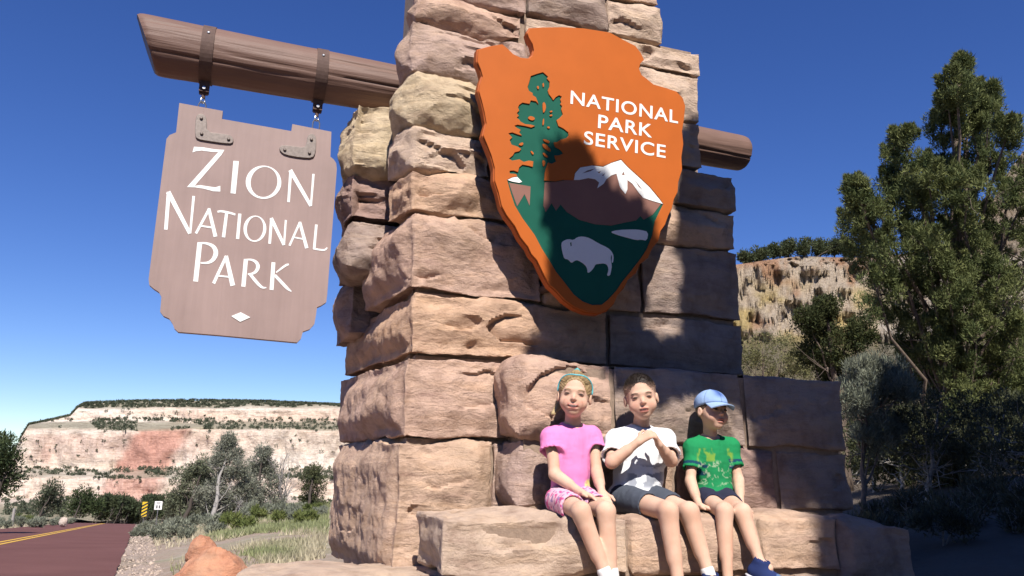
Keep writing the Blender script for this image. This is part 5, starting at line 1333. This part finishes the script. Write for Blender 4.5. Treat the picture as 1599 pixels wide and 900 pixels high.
def hair_buzz(e, hc, R, s):
    g = lambda x, y, z: hc+R@(np.array([x, y, z])*s)
    P = [elp(g(0, -.016, .031), np.array([.0708, .0885, .0815])*s, R)]+hair_cut(hc, R, s, low=-.02)
    V, F = sdf_mesh(P, .003); n = vnormals(V, F); V = V+n*(.0022*fbm(V*120, 2, 2))[:, None]; q = ((V-hc)@R)/s
    t = sstep(.035, .075, q[:, 2])[:, None]; c = (np.array([.30, .19, .14])*(1-t)+np.array([.028, .020, .016])*t)*(1+.3*fbm(V*160, 2, 7))[:, None]
    mesh_obj('hair', V, F, HAIRM, e, True, np.clip(c, 0, 1))
    r = np.random.default_rng(8); keep = np.where(((q[:, 2] > .045) | (r.random(len(V)) < .2)) & (np.linalg.norm(q-np.array([0, -.016, .031]), axis=1) > .066))[0]; keep = r.choice(keep, min(4500, len(keep)))
    P0 = V[keep]; d = n[keep]+r.normal(size=(len(keep), 3))*.35+R@np.array([0, .25, .1]); d /= np.linalg.norm(d, axis=1)[:, None]; b = np.cross(d, r.normal(size=(len(keep), 3))); b /= np.linalg.norm(b, axis=1)[:, None]
    L = r.uniform(.004, .010, len(keep))[:, None]; VV = np.stack([P0-b*.0008, P0+b*.0008, P0+d*L], 1).reshape(-1, 3)
    mesh_obj('hair_strands', VV, np.arange(len(VV)).reshape(-1, 3), HAIRM, e, False, np.repeat(np.clip(c[keep]*r.uniform(.6, 1.5, len(keep))[:, None], 0, 1), 3, 0))
def cap_boy(e, hc, R, s):
    g = lambda x, y, z: hc+R@(np.array([x, y, z])*s)
    P = [elp(g(0, -.016, .022), np.array([.072, .087, .070])*s, R)]+hair_cut(hc, R, s, low=-.035)
    V, F = sdf_mesh(P, .0035); mesh_obj('hair', V, F, HAIRM, e, True, np.tile([.10, .065, .04], (len(V), 1)))
    tl = R@np.array([0, .16, -1.0])
    P = [elp(g(0, -.012, .040), np.array([.080, .097, .076])*s, R, .01), half(g(0, .0, .026), tl, .006)]
    V, F = sdf_mesh(P, .003); q = ((V-hc)@R)/s; an = np.arctan2(q[:, 0], q[:, 1]+.012)
    seam = np.exp(-(np.abs(((an/(math.pi/3)+.5) % 1)-.5)/.03)**2); n = vnormals(V, F); V = V-n*(.0018*seam)[:, None]+n*(.0015*fbm(V*30, 2, 5))[:, None]
    blue, dk = np.array([.30, .43, .68]), np.array([.07, .13, .36]); w_ = (np.exp(-(an/.42)**2)*sstep(.05, .085, q[:, 2]))[:, None]
    c = blue*(1-w_)+dk*w_; c = c*(1-.35*seam[:, None])
    cap = mesh_obj('cap', V, F, CLOTH, e, True, c)
    # curved brim
    nu, nv = 25, 9; VV = []
    for lay in (0, 1):
        for i in range(nu):
            a = -1.0+2.0*i/(nu-1)
            for j in range(nv):
                t = j/(nv-1); x = .0785*math.sin(a)*(1+.02*t); y = -.012+.094*math.cos(a)+t*.072*(math.cos(a*.92)**.8 if abs(a) < 1.6 else 0)
                z = .030+.010*math.cos(a)-.020*t-.012*(x/.078)**2*(.3+t)-.0035*lay; VV.append(g(x, y, z))
    FF = []
    for lay in (0, 1):
        o = lay*nu*nv
        for i in range(nu-1):
            for j in range(nv-1): q4 = (o+i*nv+j, o+(i+1)*nv+j, o+(i+1)*nv+j+1, o+i*nv+j+1); FF.append(q4 if lay else q4[::-1])
    rim = [i*nv+nv-1 for i in range(nu)]
    for a, b in zip(rim[:-1], rim[1:]): FF.append((a, b, b+nu*nv, a+nu*nv))
    mesh_obj('brim', np.array(VV), FF, CLOTH, cap, True, np.tile([.33, .46, .70], (len(VV), 1)))
    v, f = tube([g(0, -.014, .113), g(0, -.014, .118), g(0, -.014, .120)], [.008, .007, .003], 8); mesh_obj('button', v, f, flat('cap_button', (.10, .17, .38), .8), cap, True)

def pin(V): return projpx(V)
def shirt_girl(V, g):
    c = np.tile([.80, .24, .50], (len(V), 1)); x, y = pin(V)
    w_ = sstep(1.15, .85, np.sqrt(((x-922)/9)**2+((y-757)/9)**2))[:, None]; c = c*(1-w_)+np.array([.80, .66, .25])*w_
    w2 = (w_[:, 0]*(vnoise(V*230, 5) > .25))[:, None]; c = c*(1-w2)+np.array([.75, .35, .40])*w2
    return c
def shirt_boy(V, g):
    c = np.tile([.80, .80, .82], (len(V), 1)); x, y = pin(V)
    f = fbm(np.stack([x*.07, y*.09, x*0], -1), 3, 6); w_ = (sstep(.02, .10, f)*sstep(975, 985, x)*sstep(1040, 1030, x)*sstep(722, 732, y)*sstep(768, 758, y))[:, None]
    return c*(1-w_*.75)+np.array([.16, .18, .24])*w_*.75
def shirt_green(V, g):
    c = np.tile([.018, .235, .085], (len(V), 1)); x, y = pin(V)
    for q in 'LR':
        sh, el = g['sh'+q], g['el'+q]; t = ((V-sh)@(el-sh))/((el-sh)@(el-sh)); rr = np.linalg.norm(V-sh-np.clip(t, 0, 1)[:, None]*(el-sh), axis=1)
        w_ = (((np.abs(t-.50) < .045) | (np.abs(t-.68) < .045)) & (rr < .075))[:, None]; c = np.where(w_, np.array([.012, .055, .10]), c)
    inb = sstep(1087, 1091, x)*sstep(1146, 1142, x)
    bars = sstep(-.05, .15, fbm(np.stack([x*.16, y*.07, x*0], -1), 3, 19))
    w_ = (inb*sstep(699, 702, y)*sstep(722, 719, y)*bars*.6)[:, None]; c = c*(1-w_)+np.array([.30, .42, .04])*w_
    f = np.abs(fbm(np.stack([x*.12, y*.12, x*0], -1), 3, 9)); w_ = (inb*sstep(.10, .04, f)*sstep(718, 724, y)*sstep(762, 754, y)*.7)[:, None]; c = c*(1-w_)+np.array([.45, .55, .38])*w_
    return c
def plain(col): return lambda V, *a: np.tile(np.asarray(col, float), (len(V), 1))
def shorts_girl(V, g):
    c = np.tile([.78, .45, .55], (len(V), 1)); n = vnoise(V*75, 3); n2 = vnoise(V*75+31, 8)
    c = np.where((n > .28)[:, None], np.array([.62, .10, .28]), c); c = np.where((n2 > .38)[:, None], np.array([.35, .22, .40]), c); return c
def shoe_navy(V, h, RS):
    q = (V-h)@RS; c = np.tile([.025, .04, .13], (len(V), 1)); return np.where((q[:, 1] > .085)[:, None], np.array([.10, .16, .28]), c)
A_ = np.array
girlJ = dict(pelvis=(892, 779, 3.40), belly=(891, 742, 3.41), chest=(890, 703, 3.42), neck=(894, 666, 3.41), head=(897, 619, 3.37), shL=(861, 684, 3.42), shR=(924, 682, 3.43), elL=(866, 741, 3.36), elR=(932, 738, 3.37), wrL=(907, 769, 3.22), wrR=(940, 770, 3.22),
             hipL=(873, 781, 3.37), hipR=(911, 781, 3.37), knL=(907, 799, 3.08), knR=(946, 799, 3.08), anL=(951, 912, 3.04), anR=(957, 914, 3.06), toL=(960, 935, 2.90), toR=(972, 936, 2.92))
kid(girlJ, 'child in a pink shirt and headband, hands on knees, leftmost on the bench', (-.42, -.92), .10, 1.0, .02, shirt_girl, (shorts_girl, .60), (plain([.62, .25, .35]), [.8, .8, .8], .05, [.7, .7, .7]), hair_girl, smile=1, brow=(.24, .16, .09),
    hands={'L': lambda g: hand(g['wrL'], g['wrL']*0+A_([.62, -.72, -.30]), (0, -.25, -1), .86, .22, -1, .06), 'R': lambda g: hand(g['wrR'], A_([-.10, -.90, -.48]), (0, -.3, -1), .86, .22, 1, .06)}, sleeve=.40, slim=.92, sl_r=(.046, .062), seed=1)
boyJ = dict(pelvis=(993, 779, 3.42), belly=(997, 743, 3.43), chest=(999, 702, 3.43), neck=(1000, 670, 3.42), head=(1001, 622, 3.37), shL=(960, 688, 3.43), shR=(1040, 685, 3.45), elL=(955, 722, 3.30), elR=(1048, 720, 3.33), wrL=(997, 690, 3.24), wrR=(1029, 694, 3.25),
            hipL=(976, 780, 3.39), hipR=(1017, 779, 3.40), knL=(1043, 798, 3.07), knR=(1076, 800, 3.11), anL=(1061, 922, 3.03), anR=(1109, 905, 3.05), toL=(1068, 942, 2.90), toR=(1124, 926, 2.92))
kid(boyJ, 'child in a white shirt and grey shorts with clasped hands, middle of the three', (-.40, -.92), -.14, 1.02, -.06, shirt_boy, (plain([.075, .085, .11]), .52), (shoe_navy, [.8, .8, .8], .035, [.5, .5, .5]), hair_buzz, mouth=1, brow=(.07, .045, .03),
    hands={'L': lambda g: hand(g['wrL'], A_([.75, -.30, .55]), (.62, .55, -.35), .84, .55, 1, .05), 'R': lambda g: hand(g['wrR'], A_([-.62, -.35, .70]), (-.72, .45, -.30), .84, .55, -1, .05)}, sleeve=.82, slim=1.0, sl_r=(.046, .052), seed=21)
capJ = dict(pelvis=(1116, 777, 3.46), belly=(1113, 747, 3.47), chest=(1109, 716, 3.47), neck=(1108, 688, 3.46), head=(1112, 643, 3.42), shL=(1082, 700, 3.46), shR=(1140, 698, 3.48), elL=(1078, 752, 3.42), elR=(1153, 749, 3.43), wrL=(1092, 790, 3.28), wrR=(1157, 789, 3.29),
            hipL=(1101, 781, 3.42), hipR=(1131, 781, 3.43), knL=(1131, 799, 3.13), knR=(1159, 800, 3.13), anL=(1137, 914, 3.08), anR=(1188, 883, 3.04), toL=(1148, 932, 2.96), toR=(1226, 899, 2.97))
kid(capJ, 'small child in a green shirt and blue cap looking aside, rightmost on the bench', (.06, -1.0), .05, .93, .05, shirt_green, (plain([.03, .032, .06]), .42), (shoe_navy, None, 0, [.55, .55, .58]), cap_boy, mouth=0,
    hands={'L': lambda g: hand(g['wrL'], A_([.55, -.80, -.22]), (0, -.2, -1), .78, .10, -1, .10), 'R': lambda g: hand(g['wrR'], A_([.1, -.85, -.5]), (0, -.3, -1), .78, .3, 1, .05)}, sleeve=.74, slim=.88, sl_r=(.042, .050), seed=41)
